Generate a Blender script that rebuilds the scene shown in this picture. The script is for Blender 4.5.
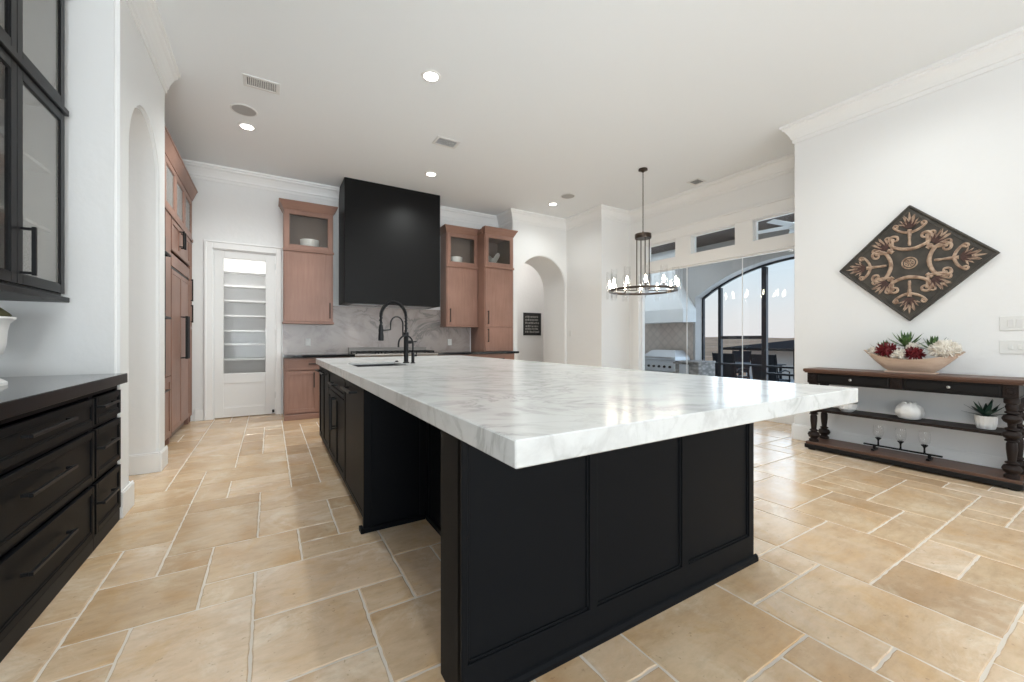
import bpy, bmesh, math, random
from mathutils import Vector, Matrix
for o in list(bpy.data.objects): bpy.data.objects.remove(o)
SC = bpy.context.scene; COL = SC.collection
PI = math.pi; R = math.radians
random.seed(7)

# ------------------------------------------------------------------ camera
cam = bpy.data.objects.new('camera', bpy.data.cameras.new('camera')); COL.objects.link(cam)
cam.data.sensor_width = 36; cam.data.lens = 401.5/1024*36
cam.data.shift_y = -1.5/1024; cam.data.clip_start = .02; cam.data.clip_end = 3000
cam.location = (0, 0, 1.14); cam.rotation_euler = (R(90), 0, R(-31.1))
SC.camera = cam
SC.view_settings.view_transform = 'Standard'; SC.view_settings.look = 'None'
SC.view_settings.gamma = 1; SC.view_settings.use_curve_mapping = False
SC.view_settings.exposure = 0.10
SC.cycles.transparent_max_bounces = 48      # panes seen through glass tubes
CEIL = 3.6

# ------------------------------------------------------------------ sky
w = bpy.data.worlds.new('dusk_sky'); SC.world = w; w.use_nodes = True
nt = w.node_tree; nt.nodes.clear()
tc = nt.nodes.new('ShaderNodeTexCoord'); sp = nt.nodes.new('ShaderNodeSeparateXYZ')
rp = nt.nodes.new('ShaderNodeValToRGB'); bg = nt.nodes.new('ShaderNodeBackground'); ow = nt.nodes.new('ShaderNodeOutputWorld')
nt.links.new(tc.outputs['Generated'], sp.inputs[0]); nt.links.new(sp.outputs['Z'], rp.inputs[0])
el = rp.color_ramp.elements
el[0].position = 0.0; el[0].color = (.80, .78, .79, 1)
el[1].position = 1.0; el[1].color = (.30, .48, .80, 1)
for p, c in ((.05, (.79, .80, .82, 1)), (.14, (.70, .81, .90, 1)), (.28, (.52, .73, .95, 1))):
    e = el.new(p); e.color = c
nt.links.new(rp.outputs[0], bg.inputs[0]); bg.inputs[1].default_value = 1.0
nt.links.new(bg.outputs[0], ow.inputs[0])

# ------------------------------------------------------------------ added fill lights outside unseen windows, patio light, and room lamps
def area(name, loc, rot, sx, sy, power, color=(1, 1, 1), spread=180):
    l = bpy.data.lights.new(name, 'AREA'); l.shape = 'RECTANGLE'; l.size = sx; l.size_y = sy
    l.energy = power; l.color = color; l.spread = R(spread)
    o = bpy.data.objects.new(name, l); COL.objects.link(o); o.location = loc; o.rotation_euler = rot
    return o
REAR_FILL_WINDOWS = [(-.45, 1.75), (1.75, 1.75), (3.95, 1.75)]     # unseen openings added for the rear fill: centre x, width
for i, (wx, ww) in enumerate(REAR_FILL_WINDOWS):
    area('window_daylight', (wx, -4.80, 1.65), (R(90), 0, 0), ww, 2.5, (13, 11, 7)[i], (.84, .925, .975))  # added fill shining in through the unseen rear openings
    area('terrace_bounce', (wx, -5.1, .9), (R(112), 0, 0), ww, 1.4, (62, 44, 16)[i], (.84, .925, .975), 85)  # added fill tilted upward to brighten the ceiling
LEFT_FILL_WINDOW = (-1.55, 2.8)                                     # unseen opening added left of the viewer for fill: centre y, width
area('side_daylight', (-1.62, LEFT_FILL_WINDOW[0], 1.65), (0, R(-90), 0), 2.4, LEFT_FILL_WINDOW[1], 19, (.84, .925, .975))  # added fill from the left to light the right-hand wall
area('side_terrace_bounce', (-1.9, LEFT_FILL_WINDOW[0], .9), (0, R(-116), 0), 1.4, LEFT_FILL_WINDOW[1], 38, (.84, .925, .975), 100)  # added fill from the left, aimed up at the ceiling
area('patio_daylight', (8.45, 3.5, 1.25), (0, R(90), 0), 2.4, 3.7, 60, (.70, .84, 1.0))
area('patio_lamp', (7.0, 6.2, 3.12), (0, 0, 0), .8, 3.0, 26, (.82, .91, 1.0))  # added fill under the patio roof, no fixture there
area('patio_lamp', (7.0, 2.2, 3.12), (0, 0, 0), .8, 2.4, 16, (.82, .91, 1.0))  # second added patio fill, also without a fixture
area('pantry_lamp', (-.3, 7.28, 2.80), (R(52), 0, 0), .9, .2, 13, (1, .98, .95))
area('hall_lamp', (5.0, 7.95, 3.5), (0, 0, 0), 1.2, .6, 14, (1, .95, .9))
area('side_hall_lamp', (-1.95, 4.2, 3.5), (0, 0, 0), .6, .8, 10, (1, .96, .92))
DOWNLIGHTS = [(1.289, 3.6), (-.225, 5.55), (2.052, 5.73), (4.402, 5.857)]
UNSEEN_DOWNLIGHTS = [(3.3, 3.3), (.2, 1.6), (2.2, 1.3), (4.2, 1.2), (.2, -1.2), (2.2, -1.2), (4.2, -1.2), (1.2, -3), (3.4, -3)]
def downlight_lamp(x, y, p):
    l = bpy.data.lights.new('downlight_lamp', 'SPOT'); l.energy = p; l.color = (.94, .985, .965)
    l.spot_size = R(150); l.spot_blend = .9; l.shadow_soft_size = .07
    o = bpy.data.objects.new('downlight_lamp', l); COL.objects.link(o); o.location = (x, y, CEIL-.03)
for (x, y), p in zip(DOWNLIGHTS, (135, 150, 145, 34)): downlight_lamp(x, y, p)
for x, y in UNSEEN_DOWNLIGHTS: downlight_lamp(x, y, 75 if y > 3 else 38)

# ------------------------------------------------------------------ materials
def mat(name, col, rough=.5, metal=0, spec=.5, **k):
    m = bpy.data.materials.new(name); m.use_nodes = True
    b = m.node_tree.nodes['Principled BSDF']
    b.inputs['Base Color'].default_value = (*col, 1); b.inputs['Roughness'].default_value = rough
    b.inputs['Metallic'].default_value = metal; b.inputs['Specular IOR Level'].default_value = spec
    if 'coat' in k: b.inputs['Coat Weight'].default_value = k['coat']; b.inputs['Coat Roughness'].default_value = .08
    if 'emit' in k: b.inputs['Emission Color'].default_value = (*k['emit'][0], 1); b.inputs['Emission Strength'].default_value = k['emit'][1]
    return m
def N(m, t, **k):
    n = m.node_tree.nodes.new(t)
    for a, v in k.items():
        if a.startswith('i_'): n.inputs[a[2:].replace('_', ' ')].default_value = v
        else: setattr(n, a, v)
    return n
def L(m, a, b): m.node_tree.links.new(a, b)
def bsdf(m): return m.node_tree.nodes['Principled BSDF']
def coords(m, scale=(1, 1, 1), rot=(0, 0, 0)):
    t = N(m, 'ShaderNodeNewGeometry'); mp = N(m, 'ShaderNodeMapping')
    mp.inputs['Scale'].default_value = scale; mp.inputs['Rotation'].default_value = rot
    L(m, t.outputs['Position'], mp.inputs[0]); return mp.outputs[0]
def ramp(m, src, stops):
    r = N(m, 'ShaderNodeValToRGB'); e = r.color_ramp.elements
    e[0].position, e[0].color = stops[0][0], (*stops[0][1], 1)
    e[1].position, e[1].color = stops[-1][0], (*stops[-1][1], 1)
    for p, c in stops[1:-1]:
        q = e.new(p); q.color = (*c, 1)
    L(m, src, r.inputs[0]); return r.outputs[0]
def bump(m, src, strength, dist=.01):
    b = N(m, 'ShaderNodeBump'); b.inputs['Strength'].default_value = strength; b.inputs['Distance'].default_value = dist
    L(m, src, b.inputs['Height']); L(m, b.outputs[0], bsdf(m).inputs['Normal'])
def noise(m, vec, scale, detail=4, rough=.5, dist=0):
    n = N(m, 'ShaderNodeTexNoise'); n.inputs['Scale'].default_value = scale; n.inputs['Detail'].default_value = detail
    n.inputs['Roughness'].default_value = rough; n.inputs['Distortion'].default_value = dist
    L(m, vec, n.inputs['Vector']); return n.outputs['Fac']
def mix(m, fac, a, b, mode='MIX'):
    x = N(m, 'ShaderNodeMix', data_type='RGBA', blend_type=mode)
    for inp, v in ((x.inputs[0], fac), (x.inputs[6], a), (x.inputs[7], b)):
        if hasattr(v, 'is_output') or isinstance(v, bpy.types.NodeSocket): L(m, v, inp)
        else: inp.default_value = v if not isinstance(v, tuple) else (*v, 1)
    return x.outputs[2]

M = {}
M['wall'] = mat('wall_paint', (.85, .85, .845), .75, spec=.25)
bump(M['wall'], noise(M['wall'], coords(M['wall']), 14, 5), .12, .02)
M['ceil'] = mat('ceiling_paint', (.855, .875, .89), .85, spec=.2)
M['trim'] = mat('trim_paint', (.87, .868, .86), .4)
M['doorpaint'] = mat('door_paint', (.80, .80, .79), .38)
M['black'] = mat('black_cabinet_paint', (.0082, .0090, .0105), .46, spec=.06)
M['blackbox'] = mat('black_cabinet_inside', (.009, .0095, .011), .6, spec=.3)
M['upblack'] = mat('dark_upper_cabinet_paint', (.009, .009, .010), .42, spec=.3)
M['hood'] = mat('hood_black_satin', (.0055, .0052, .0053), .42, spec=.16)
M['handle'] = mat('black_metal', (.008, .008, .009), .42, 0, .25)
M['granite'] = mat('black_polished_granite', (.012, .0125, .014), .06)
bsdf(M['granite']).inputs['IOR'].default_value = 1.85
M['granite_edge'] = mat('black_honed_granite_edge', (.010, .0105, .012), .3, spec=.12)  # granite copy with gloss cut to keep floor reflection off the front edge
M['cabin'] = mat('cabinet_interior_grey', (.76, .75, .73), .6)
M['steel'] = mat('brushed_steel', (.48, .475, .47), .34, 1)
M['darksteel'] = mat('sink_dark', (.02, .02, .021), .4)
M['bronze'] = mat('dark_bronze', (.075, .055, .042), .36, .85)
M['white_ceramic'] = mat('white_ceramic', (.80, .79, .77), .3)
M['plastic'] = mat('white_plastic', (.78, .78, .76), .4)
M['grey_grille'] = mat('grey_grille', (.42, .41, .40), .7)
M['vent'] = mat('vent_white', (.75, .745, .735), .5)
M['ventdark'] = mat('vent_cavity', (.07, .07, .07), .9)
M['lamp'] = mat('lamp_lens', (.9, .9, .9), .5, emit=((1, .95, .88), 14))
M['bulb'] = mat('bulb', (.9, .9, .9), .5, emit=((1, .88, .70), 40))
M['frosty'] = mat('frosted_lens', (.85, .84, .82), .6)
def glass(name, tint=(1, 1, 1), refl=1.0, rough=0.0, frost=0):
    m = bpy.data.materials.new(name); m.use_nodes = True; t = m.node_tree; t.nodes.clear()
    lw = t.nodes.new('ShaderNodeLayerWeight'); lw.inputs[0].default_value = .5
    pw = t.nodes.new('ShaderNodeMath'); pw.operation = 'POWER'; pw.inputs[1].default_value = 5
    mu = t.nodes.new('ShaderNodeMath'); mu.operation = 'MULTIPLY_ADD'; mu.inputs[1].default_value = .9*refl; mu.inputs[2].default_value = .04*refl
    tr = t.nodes.new('ShaderNodeBsdfTransparent'); tr.inputs[0].default_value = (*tint, 1)
    gl = t.nodes.new('ShaderNodeBsdfGlossy'); gl.inputs['Roughness'].default_value = rough
    mx = t.nodes.new('ShaderNodeMixShader'); o = t.nodes.new('ShaderNodeOutputMaterial')
    t.links.new(lw.outputs['Facing'], pw.inputs[0]); t.links.new(pw.outputs[0], mu.inputs[0]); t.links.new(mu.outputs[0], mx.inputs[0])
    src = tr.outputs[0]
    if frost:
        df = t.nodes.new('ShaderNodeBsdfTranslucent'); df.inputs[0].default_value = (.8, .79, .77, 1)
        d2 = t.nodes.new('ShaderNodeBsdfDiffuse'); d2.inputs[0].default_value = (.62, .60, .57, 1)
        ma = t.nodes.new('ShaderNodeMixShader'); ma.inputs[0].default_value = .75; t.links.new(df.outputs[0], ma.inputs[1]); t.links.new(d2.outputs[0], ma.inputs[2])
        mb = t.nodes.new('ShaderNodeMixShader'); mb.inputs[0].default_value = frost; t.links.new(tr.outputs[0], mb.inputs[1]); t.links.new(ma.outputs[0], mb.inputs[2]); src = mb.outputs[0]
    t.links.new(src, mx.inputs[1]); t.links.new(gl.outputs[0], mx.inputs[2]); t.links.new(mx.outputs[0], o.inputs[0])
    return m
M['glass'] = glass('window_glass', (.98, .99, .985), .8)
M['pantryglass'] = glass('pantry_door_glass', (.98, .98, .98), .1)
M['frosted'] = glass('frosted_cabinet_glass', (.95, .95, .94), .8, .05, .30)
M['cabglass'] = glass('cabinet_glass', (.95, .95, .94), .9)
M['clear'] = glass('clear_glass', (.995, .995, .995), .8)

def wood(name, c0, c1, c2, rot, rough=.42):
    m = mat(name, c1, rough)
    v = coords(m, (1, 1, 1) , rot)
    mp = N(m, 'ShaderNodeMapping'); mp.inputs['Scale'].default_value = (9, 9, .7); L(m, v, mp.inputs[0])
    a = noise(m, mp.outputs[0], 3.2, 6, .6, .6)
    b = noise(m, v, 2.2, 3)
    c = ramp(m, a, ((.15, c0), (.50, c1), (.90, c2)))
    d = ramp(m, b, ((.3, (.86, .85, .84)), (.7, (1.1, 1.1, 1.1))))
    L(m, mix(m, 1.0, c, d, 'MULTIPLY'), bsdf(m).inputs['Base Color'])
    bump(m, a, .05); return m
M['wood'] = wood('alder_wood', (.235, .122, .088), (.285, .155, .115), (.33, .19, .145), (0, 0, 0))
M['woodx'] = wood('alder_wood_crossgrain', (.225, .115, .082), (.275, .148, .108), (.32, .18, .136), (0, R(90), 0))
M['wooddark'] = mat('cabinet_inside_brown', (.22, .165, .14), .6)
M['tabletop'] = wood('walnut_table_top', (.060, .030, .020), (.105, .052, .034), (.16, .085, .055), (R(90), 0, 0), .42)
M['espresso'] = wood('espresso_turned_wood', (.011, .007, .006), (.017, .0105, .009), (.026, .016, .013), (0, 0, 0), .5)
bsdf(M['espresso']).inputs['Specular IOR Level'].default_value = .22
M['espresso2'] = mat('ebonised_apron', (.0075, .0068, .0072), .45, spec=.3)
M['paleowood'] = wood('pale_carved_wood', (.56, .38, .27), (.72, .55, .43), (.80, .67, .56), (R(90), 0, 0), .6)

def marble(name, base, cloud, vein, sc, rough, spots=None):
    m = mat(name, base, rough)
    v = coords(m, (1, 1, 1), (0, 0, R(35)))
    mp = N(m, 'ShaderNodeMapping'); mp.inputs['Scale'].default_value = (1, 1.35, 1.35); L(m, v, mp.inputs[0])
    a = noise(m, mp.outputs[0], sc, 8, .62, .9)
    c = ramp(m, a, ((.34, cloud), (.50, base), (.8, tuple(min(1, x*1.05) for x in base))))
    n2 = noise(m, mp.outputs[0], sc*.55, 6, .6, 1.6)
    ab = N(m, 'ShaderNodeMath', operation='SUBTRACT'); L(m, n2, ab.inputs[0]); ab.inputs[1].default_value = .5
    ab2 = N(m, 'ShaderNodeMath', operation='ABSOLUTE'); L(m, ab.outputs[0], ab2.inputs[0])
    r2 = ramp(m, ab2.outputs[0], ((0, (1, 1, 1)), (.035, (.15, .15, .15)), (.09, (0, 0, 0))))
    n3 = noise(m, v, 1.7, 2); r3 = ramp(m, n3, ((.42, (0, 0, 0)), (.62, (1, 1, 1))))
    f = mix(m, 1.0, r2, r3, 'MULTIPLY')
    out = mix(m, f, c, vein)
    if spots:
        n4 = noise(m, v, 6.5, 5, .65, .6); r4 = ramp(m, n4, ((.66, (0, 0, 0)), (.74, (.7, .7, .7))))
        out = mix(m, r4, out, spots)
    L(m, out, bsdf(m).inputs['Base Color']); return m
M['quartzite'] = marble('white_quartzite', (.60, .605, .595), (.50, .50, .492), (.42, .42, .41), 4.6, .18, (.36, .355, .34))
bsdf(M['quartzite']).inputs['Specular IOR Level'].default_value = .36
M['splash'] = marble('taupe_marble', (.43, .37, .345), (.33, .275, .255), (.20, .185, .18), 2.2, .25)
M['grey_stucco'] = mat('grey_stucco', (.46, .455, .45), .9)
bump(M['grey_stucco'], noise(M['grey_stucco'], coords(M['grey_stucco']), 60, 3), .2)
M['pale_stucco'] = mat('pale_stucco', (.74, .77, .78), .85)
M['grill_steel'] = mat('grill_steel', (.56, .59, .62), .45, .55)
M['range_steel'] = mat('range_steel', (.27, .25, .235), .45, .9)
M['patio_ceiling'] = wood('dark_patio_boards', (.045, .032, .025), (.07, .05, .04), (.10, .075, .06), (R(90), 0, 0), .7)
M['concrete'] = mat('patio_concrete', (.36, .34, .32), .8)
M['stone'] = mat('ledge_stone', (.30, .29, .285), .85)
_v = N(M['stone'], 'ShaderNodeTexVoronoi'); _v.inputs['Scale'].default_value = 9
L(M['stone'], coords(M['stone'], (1, 1, 2.2)), _v.inputs['Vector'])
L(M['stone'], ramp(M['stone'], _v.outputs['Distance'], ((.1, (.40, .385, .37)), (.7, (.19, .185, .18)))), bsdf(M['stone']).inputs['Base Color'])
M['sling'] = mat('black_sling_fabric', (.013, .016, .022), .7)
M['frame'] = mat('black_steel_frame', (.010, .012, .017), .5, .2)
M['roof'] = mat('dark_roof', (.022, .021, .022), .9, spec=.1)
M['farwall'] = mat('pale_far_wall', (.74, .74, .74), .8)
M['hill'] = mat('dry_hills', (.40, .27, .19), 1)
_h = noise(M['hill'], coords(M['hill'], (1, 1, 1)), .05, 6, .7)
L(M['hill'], ramp(M['hill'], _h, ((.34, (.34, .20, .11)), (.52, (.62, .34, .19)), (.68, (.74, .47, .30)))), bsdf(M['hill']).inputs['Base Color'])
M['tilediag'] = mat('diagonal_tile', (.42, .36, .31), .6)
def brick_diag(m):
    v = coords(m, (0, 1, 1)); mp = N(m, 'ShaderNodeMapping'); mp.inputs['Rotation'].default_value = (R(45), 0, 0); L(m, v, mp.inputs[0])
    s = N(m, 'ShaderNodeSeparateXYZ'); L(m, mp.outputs[0], s.inputs[0])
    c = N(m, 'ShaderNodeCombineXYZ'); L(m, s.outputs['Y'], c.inputs[0]); L(m, s.outputs['Z'], c.inputs[1])
    b = N(m, 'ShaderNodeTexBrick'); b.offset = 0
    for k, val in (('Scale', 1), ('Mortar Size', .006), ('Brick Width', .15), ('Row Height', .15)): b.inputs[k].default_value = val
    b.inputs['Color1'].default_value = (.62, .545, .49, 1); b.inputs['Color2'].default_value = (.55, .48, .43, 1); b.inputs['Mortar'].default_value = (.42, .37, .34, 1)
    L(m, c.outputs[0], b.inputs['Vector']); L(m, b.outputs['Color'], bsdf(m).inputs['Base Color'])
brick_diag(M['tilediag'])
# travertine: every tile carries its own tone in a colour attribute
m = M['travertine'] = mat('travertine', (.55, .40, .26), .3)
va = N(m, 'ShaderNodeVertexColor'); va.layer_name = 'tone'
sx = N(m, 'ShaderNodeSeparateColor'); L(m, va.outputs['Color'], sx.inputs[0])
pv = coords(m)
off = N(m, 'ShaderNodeCombineXYZ')
for k, ch in enumerate(('Red', 'Green', 'Blue')):
    mm = N(m, 'ShaderNodeMath', operation='MULTIPLY'); L(m, sx.outputs[ch], mm.inputs[0]); mm.inputs[1].default_value = 37.0
    L(m, mm.outputs[0], off.inputs[k])
ad = N(m, 'ShaderNodeVectorMath', operation='ADD'); L(m, pv, ad.inputs[0]); L(m, off.outputs[0], ad.inputs[1])
a = noise(m, ad.outputs[0], 2.6, 6, .55, .25)
cc = ramp(m, a, ((.20, (.51, .355, .22)), (.45, (.62, .46, .31)), (.60, (.67, .515, .36)), (.85, (.73, .595, .455))))
big = noise(m, ad.outputs[0], 3.1, 7, .68, .6)
cc = mix(m, ramp(m, big, ((.36, (.55, .55, .55)), (.48, (0, 0, 0)), (.52, (0, 0, 0)))), cc, (.60, .395, .205))
cc = mix(m, ramp(m, big, ((.50, (0, 0, 0)), (.54, (0, 0, 0)), (.68, (.75, .75, .75)))), cc, (.78, .67, .53))
tn = ramp(m, sx.outputs['Red'], ((0, (.80, .75, .69)), (.3, (.97, .95, .90)), (.65, (1.02, 1.02, 1.02)), (1, (1.08, 1.11, 1.18))))
cc = mix(m, 1.0, cc, tn, 'MULTIPLY')
st = noise(m, ad.outputs[0], 3.6, 3, .5, .3)
cc = mix(m, ramp(m, st, ((.44, (0, 0, 0)), (.62, (.22, .22, .22)), (.78, (.62, .62, .62)))), cc, (.50, .285, .115))
mps = N(m, 'ShaderNodeMapping'); mps.inputs['Scale'].default_value = (1, 2.6, 1); L(m, ad.outputs[0], mps.inputs[0])
fine = noise(m, mps.outputs[0], 11, 7, .7)
cc = mix(m, 1.0, cc, ramp(m, fine, ((.25, (.85, .84, .82)), (.5, (1, 1, 1)), (.75, (1.10, 1.10, 1.11)))), 'MULTIPLY')
pit = noise(m, ad.outputs[0], 42, 3, .6)
cc = mix(m, ramp(m, pit, ((.66, (0, 0, 0)), (.72, (.5, .5, .5)))), cc, (.30, .20, .12))
L(m, cc, bsdf(m).inputs['Base Color'])
bump(m, fine, .05, .006)
bsdf(m).inputs['Roughness'].default_value = .21
M['grout'] = mat('pale_grout', (.69, .62, .54), .9)
M['leaf'] = mat('green_succulent_leaf', (.055, .125, .035), .5)
_l = noise(M['leaf'], coords(M['leaf']), 25, 3); L(M['leaf'], ramp(M['leaf'], _l, ((.35, (.022, .06, .018)), (.65, (.12, .22, .065)))), bsdf(M['leaf']).inputs['Base Color'])
M['leafdark'] = mat('dark_agave_leaf', (.022, .06, .042), .45)
M['redpetal'] = mat('crimson_petal', (.16, .008, .014), .6)
M['whitepetal'] = mat('cream_petal', (.82, .77, .69), .7)
M['soil'] = mat('soil', (.03, .02, .015), 1)
M['moss'] = mat('moss', (.07, .065, .025), 1)
bump(M['moss'], noise(M['moss'], coords(M['moss']), 60, 4), 1, .02)
M['artboard'] = mat('dark_art_board', (.050, .044, .036), .6)
_a = noise(M['artboard'], coords(M['artboard']), 12, 5); L(M['artboard'], ramp(M['artboard'], _a, ((.35, (.036, .032, .027)), (.7, (.078, .068, .055)))), bsdf(M['artboard']).inputs['Base Color'])
M['artscroll'] = mat('antique_gold_scroll', (.42, .29, .20), .5)
_a = noise(M['artscroll'], coords(M['artscroll']), 22, 4); L(M['artscroll'], ramp(M['artscroll'], _a, ((.3, (.20, .115, .075)), (.6, (.50, .36, .26)))), bsdf(M['artscroll']).inputs['Base Color'])
M['artred'] = mat('art_dark_red', (.075, .035, .028), .6)
M['signblack'] = mat('sign_black', (.012, .012, .012), .6)
M['signgrey'] = mat('sign_grey_lettering', (.30, .29, .28), .7)

# ------------------------------------------------------------------ mesh builder (world coordinates; made local when linked)
class MB:
    def __init__(s): s.bm = bmesh.new(); s.tone = None
    def obox(s, o, a, b, c, bev=0, mi=0):
        o, a, b, c = Vector(o), Vector(a), Vector(b), Vector(c)
        vs = [s.bm.verts.new(o + a*i + b*j + c*k) for k in (0, 1) for j in (0, 1) for i in (0, 1)]
        fs = [s.bm.faces.new([vs[i] for i in q]) for q in ((0, 2, 3, 1), (4, 5, 7, 6), (0, 1, 5, 4), (2, 6, 7, 3), (0, 4, 6, 2), (1, 3, 7, 5))]
        if a.cross(b).dot(c) < 0: bmesh.ops.reverse_faces(s.bm, faces=fs)
        for f in fs: f.material_index = mi
        if bev > 0:
            es = list({e for f in fs for e in f.edges})
            r = bmesh.ops.bevel(s.bm, geom=es, offset=bev, segments=1, affect='EDGES')
            for f in r['faces']: f.material_index = mi
        return s
    def box(s, x0, y0, z0, x1, y1, z1, bev=0, mi=0):
        return s.obox((x0, y0, z0), (x1-x0, 0, 0), (0, y1-y0, 0), (0, 0, z1-z0), bev, mi)
    def prism(s, pts, d, mi=0):                    # polygon (3-D points) swept by vector d
        d = Vector(d); p = [Vector(q) for q in pts]
        a = [s.bm.verts.new(q) for q in p]; b = [s.bm.verts.new(q+d) for q in p]
        fs = [s.bm.faces.new(a), s.bm.faces.new(b[::-1])]
        n = len(p)
        for i in range(n): fs.append(s.bm.faces.new((a[i], b[i], b[(i+1) % n], a[(i+1) % n])))
        for f in fs: f.material_index = mi
        bmesh.ops.recalc_face_normals(s.bm, faces=fs); return s
    def hull(s, quads, mi=0):                      # frustum from two rings of points
        a = [s.bm.verts.new(Vector(q)) for q in quads[0]]; b = [s.bm.verts.new(Vector(q)) for q in quads[1]]
        n = len(a); fs = [s.bm.faces.new(a[::-1]), s.bm.faces.new(b)]
        for i in range(n): fs.append(s.bm.faces.new((a[i], a[(i+1) % n], b[(i+1) % n], b[i])))
        for f in fs: f.material_index = mi
        bmesh.ops.recalc_face_normals(s.bm, faces=fs); return s
    def tube(s, pts, r, n=10, closed=False, mi=0, up=None):
        p = [Vector(q) for q in pts]; m_ = len(p); rs = r if isinstance(r, (list, tuple)) else [r]*m_
        rings = []; prev = None
        for i in range(m_):
            t = (p[(i+1) % m_]-p[i-1]) if closed else (p[min(i+1, m_-1)]-p[max(i-1, 0)])
            t.normalize()
            if prev is None:
                ref = Vector((0, 0, 1)) if abs(t.z) < .9 else Vector((1, 0, 0))
                x = t.cross(ref).normalized()
            else: x = (prev - t*prev.dot(t)).normalized()
            prev = x; y = t.cross(x)
            rings.append([s.bm.verts.new(p[i] + (x*math.cos(2*PI*k/n) + y*math.sin(2*PI*k/n))*rs[i]) for k in range(n)])
        fs = []
        for i in range(m_ if closed else m_-1):
            A, B = rings[i], rings[(i+1) % m_]
            for k in range(n): fs.append(s.bm.faces.new((A[k], A[(k+1) % n], B[(k+1) % n], B[k])))
        if not closed: fs += [s.bm.faces.new(rings[0][::-1]), s.bm.faces.new(rings[-1])]
        for f in fs: f.smooth = True; f.material_index = mi
        bmesh.ops.recalc_face_normals(s.bm, faces=fs); return s
    def lathe(s, prof, c, n=24, axis='Z', mi=0, ribs=0, ribd=0, closed=False):   # prof: (radius, height) list
        c = Vector(c); rings = []
        def P(r, h, k):
            a = 2*PI*k/n; rr = r*(1+ribd*math.cos(ribs*a)) if ribs else r
            x, y = rr*math.cos(a), rr*math.sin(a)
            return c + (Vector((x, y, h)) if axis == 'Z' else Vector((h, x, y)) if axis == 'X' else Vector((x, h, y)))
        for r, h in prof:
            rings.append([s.bm.verts.new(P(max(r, .0002), h, k)) for k in range(n)])
        fs = []
        rng = range(len(rings)) if closed else range(len(rings)-1)
        for i in rng:
            A, B = rings[i], rings[(i+1) % len(rings)]
            for k in range(n): fs.append(s.bm.faces.new((A[k], A[(k+1) % n], B[(k+1) % n], B[k])))
        if not closed: fs += [s.bm.faces.new(rings[0][::-1]), s.bm.faces.new(rings[-1])]
        for f in fs: f.smooth = True; f.material_index = mi
        bmesh.ops.recalc_face_normals(s.bm, faces=fs); return s
    def ball(s, c, rx, ry, rz, n=12, mi=0):
        k = 8; return s.lathe_scaled([(math.sin(PI*i/k), -math.cos(PI*i/k)) for i in range(k+1)], c, rx, ry, rz, n, mi)
    def lathe_scaled(s, prof, c, rx, ry, rz, n, mi=0):
        v0 = len(s.bm.verts); s.lathe(prof, (0, 0, 0), n, mi=mi); s.bm.verts.ensure_lookup_table()
        for v in list(s.bm.verts)[v0:]: v.co = Vector((v.co.x*rx+c[0], v.co.y*ry+c[1], v.co.z*rz+c[2]))
        return s
    def leafblade(s, base, d, up, ln, wd, th=.003, curl=.2, mi=0):   # pointed thick leaf
        base, d, up = Vector(base), Vector(d).normalized(), Vector(up)
        x = d.cross(up).normalized(); nrm = x.cross(d).normalized(); rows = []
        for i in range(6):
            t = i/5; wv = wd*(.55+.9*t-1.45*t*t) if t < 1 else .0004; wv = max(wv, .0004)
            c = base + d*ln*t + nrm*curl*ln*t*t; h = th*(1-t*.85)
            rows.append([s.bm.verts.new(c - x*wv), s.bm.verts.new(c - nrm*h), s.bm.verts.new(c + x*wv), s.bm.verts.new(c + nrm*h*.4)])
        fs = [s.bm.faces.new(rows[0][::-1]), s.bm.faces.new(rows[-1])]
        for i in range(5):
            for k in range(4): fs.append(s.bm.faces.new((rows[i][k], rows[i][(k+1) % 4], rows[i+1][(k+1) % 4], rows[i+1][k])))
        for f in fs: f.smooth = True; f.material_index = mi
        bmesh.ops.recalc_face_normals(s.bm, faces=fs); return s

def wloc(o):
    v = Vector((0, 0, 0))
    while o: v += o.location; o = o.parent
    return v
def obj(name, mb, m, parent=None, loc=None, label=None):
    bm = mb.bm; me = bpy.data.meshes.new(name)
    if parent is None and loc is None:
        c = [v.co for v in bm.verts]
        loc = ((min(v.x for v in c)+max(v.x for v in c))/2, (min(v.y for v in c)+max(v.y for v in c))/2, min(v.z for v in c))
    org = wloc(parent) if parent else Vector(loc)
    for v in bm.verts: v.co -= org
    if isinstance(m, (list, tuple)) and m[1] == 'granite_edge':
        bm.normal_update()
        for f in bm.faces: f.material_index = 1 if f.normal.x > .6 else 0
    bm.to_mesh(me); bm.free()
    for mm in (m if isinstance(m, (list, tuple)) else [m]): me.materials.append(M[mm] if isinstance(mm, str) else mm)
    if any(p.use_smooth for p in me.polygons): me.set_sharp_from_angle(angle=R(38))
    o = bpy.data.objects.new(name, me); COL.objects.link(o)
    if parent: o.parent = parent
    else: o.location = org
    if label: o['label'] = label
    return o
def tag(o, label, cat, group=None, kind=None):
    o['label'] = label; o['category'] = cat
    if group: o['group'] = group
    if kind: o['kind'] = kind
    return o
def thing(name, loc, label, cat, group=None):
    o = bpy.data.objects.new(name, None); COL.objects.link(o); o.location = loc; o.empty_display_size = .1
    return tag(o, label, cat, group)
def struct(name, mb, m):
    o = obj(name, mb, m); o['kind'] = 'structure'; return o
def dup(o, delta, label=None, parent=None):
    c = o.copy(); COL.objects.link(c)
    if parent: c.parent = parent
    else: c.location = Vector(o.location) + Vector(delta)
    if label: c['label'] = label
    for ch in o.children: dup(ch, (0, 0, 0), None, c)
    return c

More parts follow.
